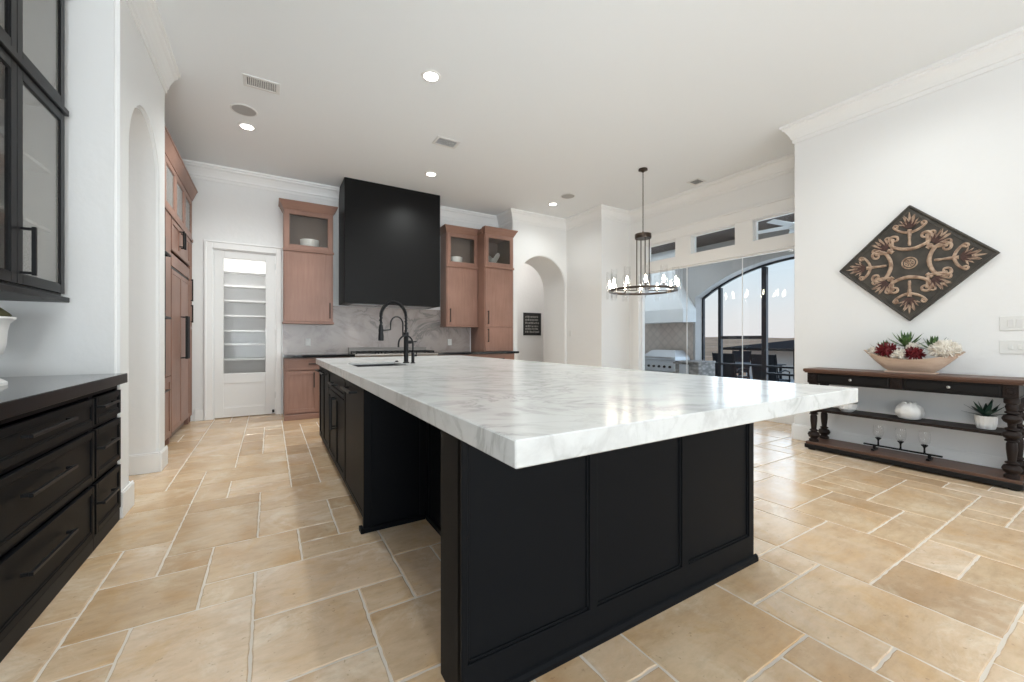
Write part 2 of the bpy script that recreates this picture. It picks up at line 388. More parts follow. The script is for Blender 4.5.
# cabinet fronts: o = lower corner, ud = along, nd = outward
def shaker(mb, o, ud, nd, w_, h, t=.02, st=.055, rec=.009, bead=0, mi=0):
    o, ud, nd, z = Vector(o), Vector(ud), Vector(nd), Vector((0, 0, 1))
    b = .002
    mb.obox(o, ud*st, nd*t, z*h, b, mi); mb.obox(o+ud*(w_-st), ud*st, nd*t, z*h, b, mi)
    mb.obox(o+ud*st, ud*(w_-2*st), nd*t, z*st, b, mi); mb.obox(o+ud*st+z*(h-st), ud*(w_-2*st), nd*t, z*st, b, mi)
    mb.obox(o+ud*(st-.002)+z*(st-.002), ud*(w_-2*st+.004), nd*(t-rec), z*(h-2*st+.004), 0, mi)
    if bead:
        for (p, q, r) in ((ud*st+z*st, ud*bead, z*(h-2*st)), (ud*(w_-st-bead)+z*st, ud*bead, z*(h-2*st)), (ud*st+z*st, ud*(w_-2*st), z*bead), (ud*st+z*(h-st-bead), ud*(w_-2*st), z*bead)):
            mb.obox(o+p, q, nd*(t-rec*.45), r, .001, mi)
    return mb
def glassdoor(parent, o, ud, nd, w_, h, m, gm='cabglass', st=.055, t=.02, name='door'):
    o, ud, nd, z = Vector(o), Vector(ud), Vector(nd), Vector((0, 0, 1)); mb = MB(); b = .002
    mb.obox(o, ud*st, nd*t, z*h, b); mb.obox(o+ud*(w_-st), ud*st, nd*t, z*h, b)
    mb.obox(o+ud*st, ud*(w_-2*st), nd*t, z*st, b); mb.obox(o+ud*st+z*(h-st), ud*(w_-2*st), nd*t, z*st, b)
    q = st-.008
    for (p, e, f) in ((ud*q+z*q, ud*.014, z*(h-2*q)), (ud*(w_-q-.014)+z*q, ud*.014, z*(h-2*q)), (ud*q+z*q, ud*(w_-2*q), z*.014), (ud*q+z*(h-q-.014), ud*(w_-2*q), z*.014)):
        mb.obox(o+p, e, nd*(t-.006), f, .001)
    d = obj(name, mb, m, parent)
    g = MB(); g.obox(o+ud*st*.9+z*st*.9+nd*.006, ud*(w_-1.8*st), nd*.004, z*(h-1.8*st)); obj('glass_pane', g, gm, d)
    return d
def pull(parent, c, d, nd, ln, m='handle', r=.006, proj=.032, name='handle'):   # bar pull centred at c, along d
    c, d, nd = Vector(c), Vector(d).normalized(), Vector(nd); s_ = d.cross(nd).normalized(); mb = MB()
    mb.obox(c - d*ln/2 - s_*r + nd*(proj-r), d*ln, s_*2*r, nd*2*r, .0015)
    for k in (-1, 1):
        mb.obox(c + d*(k*(ln/2-.012)-.006) - s_*r*.9, d*.012, s_*2*r*.9, nd*proj, .001)
    return obj(name, mb, m, parent)
X, Y, Z = Vector((1, 0, 0)), Vector((0, 1, 0)), Vector((0, 0, 1))
def arch_pts(c, r, zs, n=28):            # half circle from left to right, as (t, z)
    return [(c - r*math.cos(PI*k/n), zs + r*math.sin(PI*k/n)) for k in range(n+1)]

# ================================================================== SETTING
# floor: French pattern travertine, unit 0.2045 x 0.2, joints read from the photograph
def build_floor():
    ux, uy, ox, oy = .2045, .2, -.06, 1.94
    i0, i1, j0, j1 = -13, 36, -34, 34
    used = {}; tiles = []
    def put(i, j, a, b):
        cells = [(i+p, j+q) for p in range(a) for q in range(b)]
        if any(c in used or not (i0 <= c[0] < i1 and j0 <= c[1] < j1) for c in cells): return False
        for c in cells: used[c] = 1
        tiles.append((i, j, a, b)); return True
    for t in ((0, 0, 3, 2), (2, -1, 1, 1), (0, -2, 2, 2), (2, -3, 2, 2), (-1, 1, 1, 1), (-1, 2, 2, 2), (-2, 3, 1, 1), (-3, 1, 2, 2), (-2, -2, 2, 3),
              (-2, 4, 2, 3), (0, 4, 2, 2), (1, 3, 1, 1), (1, 2, 2, 1), (-3, 0, 1, 1), (-4, -2, 2, 2), (-3, 3, 1, 2), (-4, 5, 2, 3), (2, 3, 1, 2), (0, 6, 3, 2), (-2, -4, 2, 2), (0, -5, 2, 3), (-2, 7, 2, 1),
              (6, -6, 3, 2), (9, -7, 1, 2), (10, -8, 2, 3), (8, -8, 1, 2), (12, -8, 2, 2), (14, -7, 2, 1), (12, -6, 3, 2), (9, -5, 2, 1), (9, -4, 3, 2), (5, -5, 1, 1), (6, -8, 2, 2), (15, -6, 3, 1), (15, -5, 2, 2), (14, -9, 2, 2), (16, -8, 3, 2), (18, -6, 3, 2), (17, -5, 3, 1), (20, -7, 2, 1), (19, -8, 2, 1), (4, -6, 2, 1), (11, -5, 1, 1)):
        put(*t)
    rnd = random.Random(21)
    for j in range(j0, j1):
        for i in range(i0, i1):
            if (i, j) in used: continue
            opts = [(3, 2), (2, 3), (2, 2), (2, 2), (2, 2), (2, 1), (1, 2)]; rnd.shuffle(opts)
            if rnd.random() < .2: opts.insert(0, (1, 1))
            for a, b in opts + [(1, 1)]:
                if put(i, j, a, b): break
    bm = bmesh.new(); lay = bm.loops.layers.float_color.new('tone')
    g = .0047; ch = .004
    def quad(vs, mi, col):
        f = bm.faces.new([bm.verts.new(v) for v in vs]); f.material_index = mi
        for l in f.loops: l[lay] = col
        return f
    for (i, j, a, b) in tiles:
        x0, x1, y0, y1 = ox+i*ux, ox+(i+a)*ux, oy+j*uy, oy+(j+b)*uy
        x0 += g; x1 -= g; y0 += g; y1 -= g
        col = (rnd.random(), rnd.random(), rnd.random(), 1)
        # chiselled edge: wobbling outline with a small chamfer
        near = abs(x0) < 5 and -1 < y0 < 6
        pts = []
        def side(p, q):
            n = max(2, int((Vector(q)-Vector(p)).length/.035)) if near else 1
            for k in range(n): pts.append(Vector(p).lerp(Vector(q), k/n))
        side((x0, y0), (x1, y0)); side((x1, y0), (x1, y1)); side((x1, y1), (x0, y1)); side((x0, y1), (x0, y0))
        cx, cy = (x0+x1)/2, (y0+y1)/2
        outer, inner = [], []
        for p in pts:
            jit = rnd.uniform(-.002, .0022) if near else 0
            dx = math.copysign(1, p.x-cx) if min(abs(p.x-x0), abs(p.x-x1)) < 1e-6 else 0
            dy = math.copysign(1, p.y-cy) if min(abs(p.y-y0), abs(p.y-y1)) < 1e-6 else 0
            outer.append(bm.verts.new((p.x+dx*jit, p.y+dy*jit, -.0035)))
            inner.append(bm.verts.new((p.x+dx*(jit-ch), p.y+dy*(jit-ch), 0)))
        f = bm.faces.new(inner)
        for l in f.loops: l[lay] = col
        n = len(inner)
        for k in range(n):
            f = bm.faces.new((outer[k], outer[(k+1) % n], inner[(k+1) % n], inner[k]))
            for l in f.loops: l[lay] = col
    X0, X1, Y0, Y1 = ox+i0*ux, 6.15, oy+j0*uy, oy+j1*uy
    q = [(X0, Y0), (X1, Y0), (X1, Y1), (X0, Y1)]
    quad([(x, y, -.0035) for x, y in q], 1, (0, 0, 0, 1)); quad([(x, y, -.08) for x, y in q[::-1]], 1, (0, 0, 0, 1))
    for k in range(4):
        (xa, ya), (xb, yb) = q[k], q[(k+1) % 4]
        quad([(xa, ya, -.08), (xb, yb, -.08), (xb, yb, -.0035), (xa, ya, -.0035)], 1, (0, 0, 0, 1))
    # keep tiles inside the slab
    kill = [f for f in bm.faces if f.material_index == 0 and f.calc_center_median().x > X1-.02]
    bmesh.ops.delete(bm, geom=kill, context='FACES')
    mb = MB(); mb.bm.free(); mb.bm = bm
    struct('floor', mb, ['travertine', 'grout'])
build_floor()
struct('ceiling', MB().box(-2.8, -4.9, CEIL, 6.15, 9.0, CEIL+.12), 'ceil')

# walls
YN, YE = 3.47, 4.79                                  # left wall block
ap = arch_pts(4.125, .425, 2.455)
wl = MB().prism([(-.82, YN, 0), (-.82, 3.70, 0)] + [(-.82, t, z) for t, z in ap] + [(-.82, 4.55, 0), (-.82, YE, 0), (-.82, YE, CEIL), (-.82, YN, CEIL)], (-.58, 0, 0))
bmesh.ops.bevel(wl.bm, geom=[e for e in wl.bm.edges if all(abs(v.co.x+.82) < 1e-4 for v in e.verts) and not all(abs(v.co.z) < 1e-4 for v in e.verts) and not all(abs(v.co.z-CEIL) < 1e-4 for v in e.verts)], offset=.022, segments=3, affect='EDGES')
for f in wl.bm.faces: f.smooth = True
struct('wall_left', wl, 'wall')
w0, w1 = LEFT_FILL_WINDOW[0]-LEFT_FILL_WINDOW[1]/2, LEFT_FILL_WINDOW[0]+LEFT_FILL_WINDOW[1]/2  # span of the opening added for the side fill
struct('wall_nook', MB().box(-1.5, -4.75, 0, -1.4, w0, CEIL).box(-1.5, w1, 0, -1.4, YN, CEIL).box(-1.5, w0, 0, -1.4, w1, .4).box(-1.5, w0, 2.9, -1.4, w1, CEIL), 'wall')
struct('wall_left_rear', MB().box(-1.7, YE+.005, 0, -1.58, 7.1, CEIL), 'wall')
struct('wall_side_hall', MB().box(-2.7, 3.3, 0, -2.6, 5.0, CEIL).box(-2.6, 3.3, 0, -1.5, 3.4, CEIL).box(-2.6, 4.9, 0, -1.7, 5.0, CEIL), 'wall')
# back wall with pantry doorway
DX0, DX1, DZ = -.695, .085, 2.44
struct('wall_back', MB().box(-1.7, 7.1, 0, DX0, 7.24, CEIL).box(DX1, 7.1, 0, 3.97, 7.24, CEIL).box(DX0, 7.1, DZ, DX1, 7.24, CEIL), 'wall')
struct('wall_pantry', MB().box(-.98, 7.24, 0, -.88, 8.35, CEIL).box(.32, 7.24, 0, .42, 8.35, CEIL).box(-.88, 8.25, 0, .32, 8.35, CEIL), 'wall')
# arched passage
aw = arch_pts(4.655, .58, 2.22)
wa = MB().prism([(3.97, 6.55, 0), (4.075, 6.55, 0)] + [(t, 6.55, z) for t, z in aw] + [(5.235, 6.55, 0), (5.27, 6.55, 0), (5.27, 6.55, CEIL), (3.97, 6.55, CEIL)], (0, .76, 0))
bmesh.ops.bevel(wa.bm, geom=[e for e in wa.bm.edges if all(abs(v.co.y-6.55) < 1e-4 for v in e.verts) and not all(abs(v.co.z) < 1e-4 for v in e.verts) and not all(abs(v.co.z-CEIL) < 1e-4 for v in e.verts) and not all(v.co.x > 5.26 for v in e.verts)], offset=.012, segments=2, affect='EDGES')
for f in wa.bm.faces: f.smooth = True
struct('wall_arch', wa, 'wall')
struct('wall_hall', MB().box(3.3, 8.6, 0, 6.15, 8.7, CEIL).box(3.2, 7.24, 0, 3.3, 8.7, CEIL).box(6.15, 7.2, -.2, 6.27, 8.7, CEIL).box(3.2, 7.24, 0, 3.97, 7.31, CEIL), 'wall')
wsd = MB().box(5.27, 5.52, 0, 6.1, 7.31, CEIL)
struct('wall_corner', wsd, 'wall')
# window wall
WX = 6.0
GZ0, GZ1, TZ0, TZ1 = .13, 2.385, 2.565, 2.875
ww = MB()
ww.box(WX, 2.13, 0, WX+.15, 5.52, GZ0).box(WX, 5.27, GZ0, WX+.15, 5.52, CEIL).box(WX, 2.13, GZ0, WX+.15, 2.42, CEIL)
ww.box(WX, 2.42, GZ1, WX+.15, 5.27, TZ0).box(WX, 2.42, TZ1, WX+.15, 5.27, CEIL)
TR = [(4.485, 5.12), (3.445, 4.185), (2.46, 3.185)]
for a0, a1 in ((5.12, 5.27), (4.185, 4.485), (3.185, 3.445), (2.42, 2.46)): ww.box(WX, a0, TZ0, WX+.15, a1, TZ1)
ww.box(WX+.02, 2.13, -.2, WX+.15, 5.52, -.001)
struct('wall_window', ww, 'wall')
struct('wall_right', MB().box(5.17, -4.75, 0, 5.32, 2.28, CEIL, .006).box(5.30, 2.13, 0, WX, 2.28, CEIL), 'wall')
# wall behind the viewer with three tall windows added for the fill lights
wb = MB(); xs = [-1.5]
for wx, wd in REAR_FILL_WINDOWS: xs += [wx-wd/2, wx+wd/2]
xs.append(5.32)
for k in range(0, len(xs), 2): wb.box(xs[k], -4.75, 0, xs[k+1], -4.6, CEIL)
for wx, wd in REAR_FILL_WINDOWS: wb.box(wx-wd/2, -4.75, 0, wx+wd/2, -4.6, .4).box(wx-wd/2, -4.75, 2.9, wx+wd/2, -4.6, CEIL)
struct('wall_behind', wb, 'wall')

# crown moulding: profile (distance from wall, drop from ceiling) swept along straight runs with mitred ends
CP = [(0, .21), (.012, .21), (.014, .17), (.024, .165), (.029, .14), (.042, .11), (.066, .068), (.088, .05), (.091, .032), (.108, .026), (.11, 0), (0, 0)]
def crown_run(mb, a, b, n, ma=0, mb_=0):             # n = into the room; m: +1 the far corner is convex (run grows), -1 concave
    a, b, n = Vector((*a, CEIL)), Vector((*b, CEIL)), Vector((*n, 0)); d = (b-a).normalized()
    ra = [a - d*ma*p + n*p - Z*q for p, q in CP]; rb = [b + d*mb_*p + n*p - Z*q for p, q in CP]
    mb.hull((ra, rb))
c = MB(); crown_run(c, (-.82, YN), (-.82, YE), (1, 0), 1, 0); struct('trim_1', c, 'trim')
c = MB(); crown_run(c, (-1.58, 7.1), (3.97, 7.1), (0, -1), 0, -1); crown_run(c, (3.97, 7.1), (3.97, 6.55), (-1, 0), -1, 1)
crown_run(c, (3.97, 6.55), (5.27, 6.55), (0, -1), 1, -1); crown_run(c, (5.27, 6.55), (5.27, 5.52), (-1, 0), -1, 1)
crown_run(c, (5.27, 5.52), (6.0, 5.52), (0, -1), 1, -1); crown_run(c, (6.0, 5.52), (6.0, 2.28), (-1, 0), -1, 0); struct('trim_2', c, 'trim')
c = MB(); crown_run(c, (5.17, 2.28), (5.17, -4.6), (-1, 0), 1, 0); struct('trim_3', c, 'trim')
# window casing and header
c = MB(); c.box(WX-.022, 5.27, 0, WX, 5.40, 3.065, .004).box(WX-.03, 2.3, 3.04, WX, 5.45, 3.075, .004)
c.box(WX-.018, 2.3, 2.885, WX, 5.27, 3.04, .003); struct('trim_4', c, 'trim')
# baseboards
BH, BT = .17, .02
def bb(name, *segs):
    mb = MB()
    for (x0, y0, x1, y1) in segs: mb.box(x0, y0, 0, x1, y1, BH-.012, .003).box(x0+(.004 if x1-x0 < .05 else 0), y0+(.004 if y1-y0 < .05 else 0), BH-.012, x1-(.004 if x1-x0 < .05 else 0), y1-(.004 if y1-y0 < .05 else 0), BH, .003)
    struct(name, mb, 'trim')
bb('baseboard_left', (-.82, YN, -.80, 3.72), (-1.38, 4.53, -.82, 4.55), (-.82, 4.53, -.80, YE), (-1.38, 3.70, -.82, 3.72))
bb('baseboard_right', (5.15, -4.6, 5.17, 2.30), (5.17, 2.28, 6.0, 2.30))
bb('baseboard_back', (-.90, 7.08, -.795, 7.1))
bb('baseboard_corner', (5.25, 5.50, 5.27, 6.55), (5.25, 5.50, 6.0, 5.52))
bb('baseboard_window', (5.98, 2.30, 6.0, 5.50))
bb('baseboard_hall', (3.3, 8.58, 6.15, 8.6))

# pantry door
c = MB()
for x0, x1 in ((DX0-.095, DX0), (DX1, DX1+.065)): c.box(x0, 7.07, 0, x1, 7.1, DZ+.085, .004)
c.box(DX0, 7.07, DZ, DX1, 7.1, DZ+.085, .004)
c.box(DX0-.10, 7.062, DZ+.085, DX1+.068, 7.1, DZ+.105, .003)
c.box(DX0-.095, 7.058, 0, DX0-.07, 7.07, DZ+.085, .003).box(DX0, 7.1, 0, DX0+.012, 7.24, DZ).box(DX1-.012, 7.1, 0, DX1, 7.24, DZ).box(DX0, 7.1, DZ-.012, DX1, 7.24, DZ)
struct('trim_5', c, 'trim')
dr = thing('door_1', (-.305, 7.13, 0), 'white pantry door with a tall glass pane, ajar shelves behind it', 'door'); dr['kind'] = 'structure'
dr['label'] = 'white pantry door with one tall glass pane above a flat panel'
a0, a1, z0, z1 = DX0+.014, DX1-.014, .012, DZ-.014
gx0, gx1, gz0, gz1 = -.572, -.055, .645, 2.32
d = MB(); d.box(a0, 7.112, z0, gx0, 7.15, z1, .002).box(gx1, 7.112, z0, a1, 7.15, z1, .002).box(gx0, 7.112, gz1, gx1, 7.15, z1, .002).box(gx0, 7.112, .50, gx1, 7.15, gz0, .002).box(gx0, 7.112, z0, gx1, 7.15, .15, .002)
d.box(gx0-.002, 7.122, .148, gx1+.002, 7.146, .502).box(gx0, 7.117, .15, gx1, 7.13, .166).box(gx0, 7.117, .484, gx1, 7.13, .50)
dp = obj('door_leaf', d, 'doorpaint', dr)
g = MB().box(gx0-.004, 7.128, gz0-.004, gx1+.004, 7.134, gz1+.004); obj('glass_pane', g, 'pantryglass', dr)
g = MB()
for zz in (.25, 1.2, 2.2): g.box(a1-.004, 7.104, zz, a1+.012, 7.114, zz+.09, .002)
obj('hinge', g, 'steel', dr)
g = MB(); g.tube([(.045, 7.112, .055), (.045, 7.065, .05)], .006, 8).lathe([(.011, 0), (.011, .014)], (.045, 7.052, .05), 10, 'Y').box(.03, 7.10, .035, .06, 7.113, .075, .002)
obj('door_stop', g, 'handle', dr)
# pantry shelving seen through the glass
sh = thing('pantry_shelving', (-.28, 8.1, 0), 'white built-in pantry shelves seen through the glass door', 'shelves')
for zz in (.42, .86, 1.08, 1.28, 1.50, 1.72, 1.935, 2.15):
    z_ = 1.14 + (zz-1.14)*7.97/7.1
    obj('shelf', MB().box(-.878, 7.97, z_-.03, .318, 8.248, z_, .002), 'trim', sh)

# ================================================================== ISLAND
IX0, IX1, IY0, IY1, IZ, IT = .444, 2.207, .722, 5.03, .927, .062
SX0, SX1, SY0, SY1 = .585, 1.0, 3.28, 3.80
def slab_hole(x0, x1, y0, y1, hx0, hx1, hy0, hy1, z0, z1, bev):
    mb = MB(); bm = mb.bm; xs, ys = [x0, hx0, hx1, x1], [y0, hy0, hy1, y1]
    T = [[bm.verts.new((x, y, z1)) for y in ys] for x in xs]; B = [[bm.verts.new((x, y, z0)) for y in ys] for x in xs]
    for i in range(3):
        for j in range(3):
            if i == j == 1: continue
            bm.faces.new((T[i][j], T[i+1][j], T[i+1][j+1], T[i][j+1])); bm.faces.new((B[i][j+1], B[i+1][j+1], B[i+1][j], B[i][j]))
    for i in range(3):
        bm.faces.new((B[i][0], B[i+1][0], T[i+1][0], T[i][0])); bm.faces.new((T[i][3], T[i+1][3], B[i+1][3], B[i][3]))
        bm.faces.new((T[0][i], T[0][i+1], B[0][i+1], B[0][i])); bm.faces.new((B[3][i], B[3][i+1], T[3][i+1], T[3][i]))
    for (p, q) in (((1, 1), (2, 1)), ((2, 1), (2, 2)), ((2, 2), (1, 2)), ((1, 2), (1, 1))):
        bm.faces.new((T[p[0]][p[1]], T[q[0]][q[1]], B[q[0]][q[1]], B[p[0]][p[1]]))
    bmesh.ops.recalc_face_normals(bm, faces=bm.faces[:])
    def outer(v): return abs(v.co.x-x0) < 1e-5 or abs(v.co.x-x1) < 1e-5 or abs(v.co.y-y0) < 1e-5 or abs(v.co.y-y1) < 1e-5
    es = [e for e in bm.edges if len(e.link_faces) == 2 and e.calc_face_angle() > 1 and outer(e.verts[0]) and outer(e.verts[1])]
    bmesh.ops.bevel(bm, geom=es, offset=bev, segments=1, affect='EDGES'); return mb
tag(obj('island_countertop', slab_hole(IX0, IX1, IY0, IY1, SX0, SX1, SY0, SY1, IZ-IT, IZ, .003), 'quartzite'), 'huge thick white quartzite slab on the black kitchen island', 'countertop')
ZB = IZ-IT-.001
BX0, BX1, FY = .474, 2.15, 1.14
# seating end: panelled front, posts, knee-space back panel
e = thing('island_end_panel', (1.3, 1.2, 0), 'black three-panel end of the island facing the camera', 'island panel')
fr = MB()
for (p0, p1) in ((.518, 1.022), (1.052, 1.561), (1.598, 2.105)):     # raised frame around three recessed fields
    pass
fr.box(.50, FY, .02, 2.136, FY+.012, ZB)                              # field level
cols = [(.504, .522), (1.018, 1.056), (1.557, 1.602), (2.094, 2.136)]
for q0, q1 in cols: fr.box(q0, FY-.012, .02, q1, FY+.002, ZB, .0015)
fr.box(.504, FY-.0121, .02, 2.136, FY+.002, .135, .0015).box(.504, FY-.0121, ZB-.05, 2.136, FY+.002, ZB, .0015)
for k in range(3):
    l, r_ = cols[k][1], cols[k+1][0]
    for (s0, s1, t0, t1) in ((l, l+.009, .135, ZB-.05), (r_-.009, r_, .135, ZB-.05), (l, r_, .135, .144), (l, r_, ZB-.059, ZB-.05)): fr.box(s0, FY-.006, t0, s1, FY+.002, t1, .001)
obj('front_panel', fr, 'black', e)
obj('core', MB().box(.504, FY+.012, .0, 2.136, FY+.16, ZB), 'blackbox', e)
obj('end_stile', MB().box(.500, FY-.0125, 0, .5035, FY+.16, ZB), 'black', e)
obj('base_moulding', MB().prism([(.49, FY-.012, 0), (.49, FY-.026, 0), (.49, FY-.026, .018), (.49, FY-.021, .03), (.49, FY-.012, .034)], (1.664, 0, 0)).box(2.136, FY-.026, 0, 2.146, FY+.16, .03, .003), 'black', e)
# knee space back + long right-hand back panel
e = thing('island_back_panel', (1.4, 3, 0), 'black panelled inner body of the island behind the knee space', 'island panel')
obj('knee_panel', MB().box(.863, FY+.162, 0, .885, 2.486, ZB).box(.855, FY+.17, 0, .863, FY+.22, ZB, .001).box(.855, 2.42, 0, .863, 2.478, ZB, .001), 'black', e)
obj('base_moulding', MB().box(.845, FY+.165, 0, .863, 2.46, .035, .003), 'black', e)
bp = MB().box(1.62, FY+.16, 0, 2.14, 4.98, ZB)
obj('rear_body', MB().box(1.12, 2.52, 0, 2.11, 4.98, .05).box(2.09, FY+.16, 0, 2.11, 4.98, ZB).box(1.12, 4.96, 0, 2.09, 4.98, ZB).box(1.11, 2.52, .05, 1.13, 4.96, ZB), 'blackbox', e)
sp_ = MB()
for k in range(4): shaker(sp_, (2.11, 1.32+k*.915, .02), Y, X, .91, ZB-.02, .02, .07, .01)
obj('side_panel', sp_, 'black', e)
# end panel of the cabinet run (faces the knee space)
e = thing('island_divider_panel', (.7, 2.51, 0), 'tall black gable closing the island cabinets beside the knee space', 'island panel')
dvp = MB().box(.474, 2.488, 0, 1.10, 2.512, ZB, .001)
dvp.box(.474, 2.480, .0, .520, 2.489, ZB, .001).box(.815, 2.480, 0, .853, 2.489, ZB, .001)
obj('gable', dvp, 'black', e)
obj('base_moulding', MB().box(.462, 2.462, 0, .845, 2.482, .028, .003).box(.455, 2.462, 0, .474, 2.53, .028, .003), 'black', e)
def island_unit(y0, y1, label, kind):
    e = thing('island_cabinet', ((.474+1.1)/2, (y0+y1)/2, 0), label, 'cabinet', 'black cabinets along the island')
    obj('carcass', MB().box(.497, y0+.002, .10, 1.10, y1-.002, .118).box(.497, y0+.002, .118, 1.10, y0+.02, ZB).box(.497, y1-.02, .118, 1.10, y1-.002, ZB).box(1.08, y0+.02, .118, 1.10, y1-.02, ZB), 'blackbox', e)
    obj('toe_kick', MB().box(.56, y0+.002, 0, .58, y1-.002, .10), 'blackbox', e)
    fx, g_ = .497, .003; w_ = y1-y0-2*g_
    if kind == 'full':
        d_ = obj('door', shaker(MB(), (fx, y1-g_, .07), -Y, -X, w_, ZB-.08), 'black', e)
        pull(d_, (fx-.02, (y0+y1)/2, ZB-.06), Y, -X, min(.30, w_*.6), r=.007, proj=.04)
    if kind == 'bin':
        d_ = obj('door', shaker(MB(), (fx, y1-g_, .07), -Y, -X, w_, ZB-.08, st=.03, rec=.004), 'black', e)
        pull(d_, (fx-.02, (y0+y1)/2, ZB-.06), Y, -X, .34, r=.008, proj=.045)
    if kind == 'sink':
        d_ = obj('drawer', shaker(MB(), (fx, y1-g_, .69), -Y, -X, w_, ZB-.70, st=.035), 'black', e)
        pull(d_, (fx-.02, (y0+y1)/2, .765), Y, -X, .25, r=.007, proj=.04)
        for s0 in (y0+g_, (y0+y1)/2+.0015):
            d_ = obj('door', shaker(MB(), (fx, s0+w_/2-.0015, .07), -Y, -X, w_/2-.0015, .61, st=.05), 'black', e)
            yy = (y0+y1)/2 + (.045 if s0 > y0+.1 else -.045)
            pull(d_, (fx-.02, yy, .52), Z, -X, .27, r=.007, proj=.04)
    return e
island_unit(2.516, 3.215, 'nearest black island cabinet, a wide pull-out front with one horizontal bar handle', 'bin')
island_unit(3.218, 4.16, 'black island sink cabinet with a drawer front over two doors', 'sink')
island_unit(4.163, 4.62, 'narrow black island cabinet just past the sink cabinet, full-height door', 'full')
island_unit(4.623, 4.98, 'farthest black island cabinet, at the corner nearest the pantry door', 'full')
# sink
e = thing('sink', ((SX0+SX1)/2, (SY0+SY1)/2, .66), 'dark steel undermount sink sunk into the island countertop', 'sink')
t_ = .004; q0, q1, q2, q3 = SX0+.002, SX1-.002, SY0+.002, SY1-.002; ZS = IZ-.014
obj('basin', MB().box(q0, q2, .66, q1, q3, .664).box(q0, q2, .664, q0+t_, q3, ZS).box(q1-t_, q2, .664, q1, q3, ZS).box(q0+t_, q2, .664, q1-t_, q2+t_, ZS).box(q0+t_, q3-t_, .664, q1-t_, q3, ZS), 'darksteel', e)
obj('drain', MB().lathe([(.04, 0), (.045, .003), (.02, .005)], ((SX0+SX1)/2, (SY0+SY1)/2, .664), 20), 'steel', e)
# tall spring faucet
FX, FYY = 1.06, 3.62
e = thing('faucet', (FX, FYY, IZ), 'tall black pull-down spring faucet arching over the island sink', 'faucet')
obj('body', MB().lathe([(.030, 0), (.030, .008), (.021, .012), (.021, .24), (.024, .245), (.024, .275), (.018, .28)], (FX, FYY, IZ), 20), 'handle', e)
def arcpath(p0, p1, zt, n=22):        # up from p0, half turn, down to p1 (same y plane)
    c_ = Vector(((p0[0]+p1[0])/2, (p0[1]+p1[1])/2, zt)); h = Vector((p0[0]-p1[0], p0[1]-p1[1], 0))/2; r_ = h.length
    return [c_ + h*math.cos(PI*k/n) + Z*r_*math.sin(PI*k/n) for k in range(n+1)]
dirx = Vector((-.93, -.36, 0)).normalized()          # spout swings towards the sink
tip = Vector((FX, FYY, 0)) + dirx*.262
pts = [Vector((FX, FYY, IZ+.27)), Vector((FX, FYY, IZ+.36))] + arcpath((FX, FYY), (tip.x, tip.y), IZ+.41) + [Vector((tip.x, tip.y, IZ+.33))]
obj('hose', MB().tube(pts, .010, 10), 'handle', e)
coil = []; dense = []
for i in range(len(pts)-1):
    for k in range(10): dense.append(pts[i].lerp(pts[i+1], k/10))
spring = MB(); acc = 0; nturn = 46; m_ = len(dense); side = dirx.cross(Z).normalized()
hp = []
for i in range(m_*2):
    t = i/(m_*2-1)*(m_-1); a_ = int(min(t, m_-2)); p = dense[a_].lerp(dense[a_+1], t-a_)
    tan = (dense[min(a_+1, m_-1)]-dense[max(a_-1, 0)]).normalized(); nn = side.cross(tan).normalized(); ph = 2*PI*nturn*i/(m_*2-1)
    hp.append(p + (nn*math.cos(ph)+side*math.sin(ph))*.0135)
obj('spring', spring.tube(hp, .0032, 5), 'handle', e)
obj('spray_head', MB().lathe([(.014, 0), (.018, -.02), (.019, -.06), (.023, -.10), (.023, -.135), (.018, -.138)], (tip.x, tip.y, IZ+.34), 16), 'handle', e)
in1 = Vector((FX, FYY, 0)) + dirx*.035; in2 = Vector((FX, FYY, 0)) + dirx*.165
pts2 = [Vector((FX, FYY, IZ+.24)), Vector((in1.x, in1.y, IZ+.245)), Vector((in1.x, in1.y, IZ+.31))] + arcpath((in1.x, in1.y), (in2.x, in2.y), IZ+.35) + [Vector((in2.x, in2.y, IZ+.30)), Vector((tip.x, tip.y, IZ+.29))]
obj('docking_arm', MB().tube(pts2, .0065, 8).lathe([(.021, -.012), (.021, .012)], (tip.x, tip.y, IZ+.29), 14), 'handle', e)
hd = Vector((.9, .1, 0)).normalized()
obj('lever', MB().tube([Vector((FX, FYY, IZ+.19)), Vector((FX, FYY, IZ+.19))+hd*.05], .016, 10).tube([Vector((FX, FYY, IZ+.19))+hd*.045, Vector((FX, FYY, IZ+.195))+hd*.10], .0055, 8), 'handle', e)
GX, GY = 1.10, 3.545
e = thing('filter_faucet', (GX, GY, IZ), 'small black gooseneck tap just right of the tall spring faucet', 'faucet')
obj('body', MB().lathe([(.022, 0), (.022, .006), (.014, .01), (.014, .09), (.010, .095)], (GX, GY, IZ), 16), 'handle', e)
gt = Vector((GX, GY, 0)) + dirx*.155
obj('spout', MB().tube([Vector((GX, GY, IZ+.09)), Vector((GX, GY, IZ+.15))] + arcpath((GX, GY), (gt.x, gt.y), IZ+.17) + [Vector((gt.x, gt.y, IZ+.145))], .0075, 10), 'handle', e)
obj('lever', MB().tube([Vector((GX, GY, IZ+.07)), Vector((GX, GY, IZ+.07))+hd*.035], .009, 8).tube([Vector((GX, GY, IZ+.07))+hd*.032, Vector((GX, GY, IZ+.11))+hd*.036], .0045, 8), 'handle', e)
tag(obj('air_switch', MB().lathe([(.02, 0), (.02, .004), (.013, .006), (.013, .010)], (1.04, 3.86, IZ), 16), 'handle'), 'small round black button set in the countertop behind the sink', 'switch')

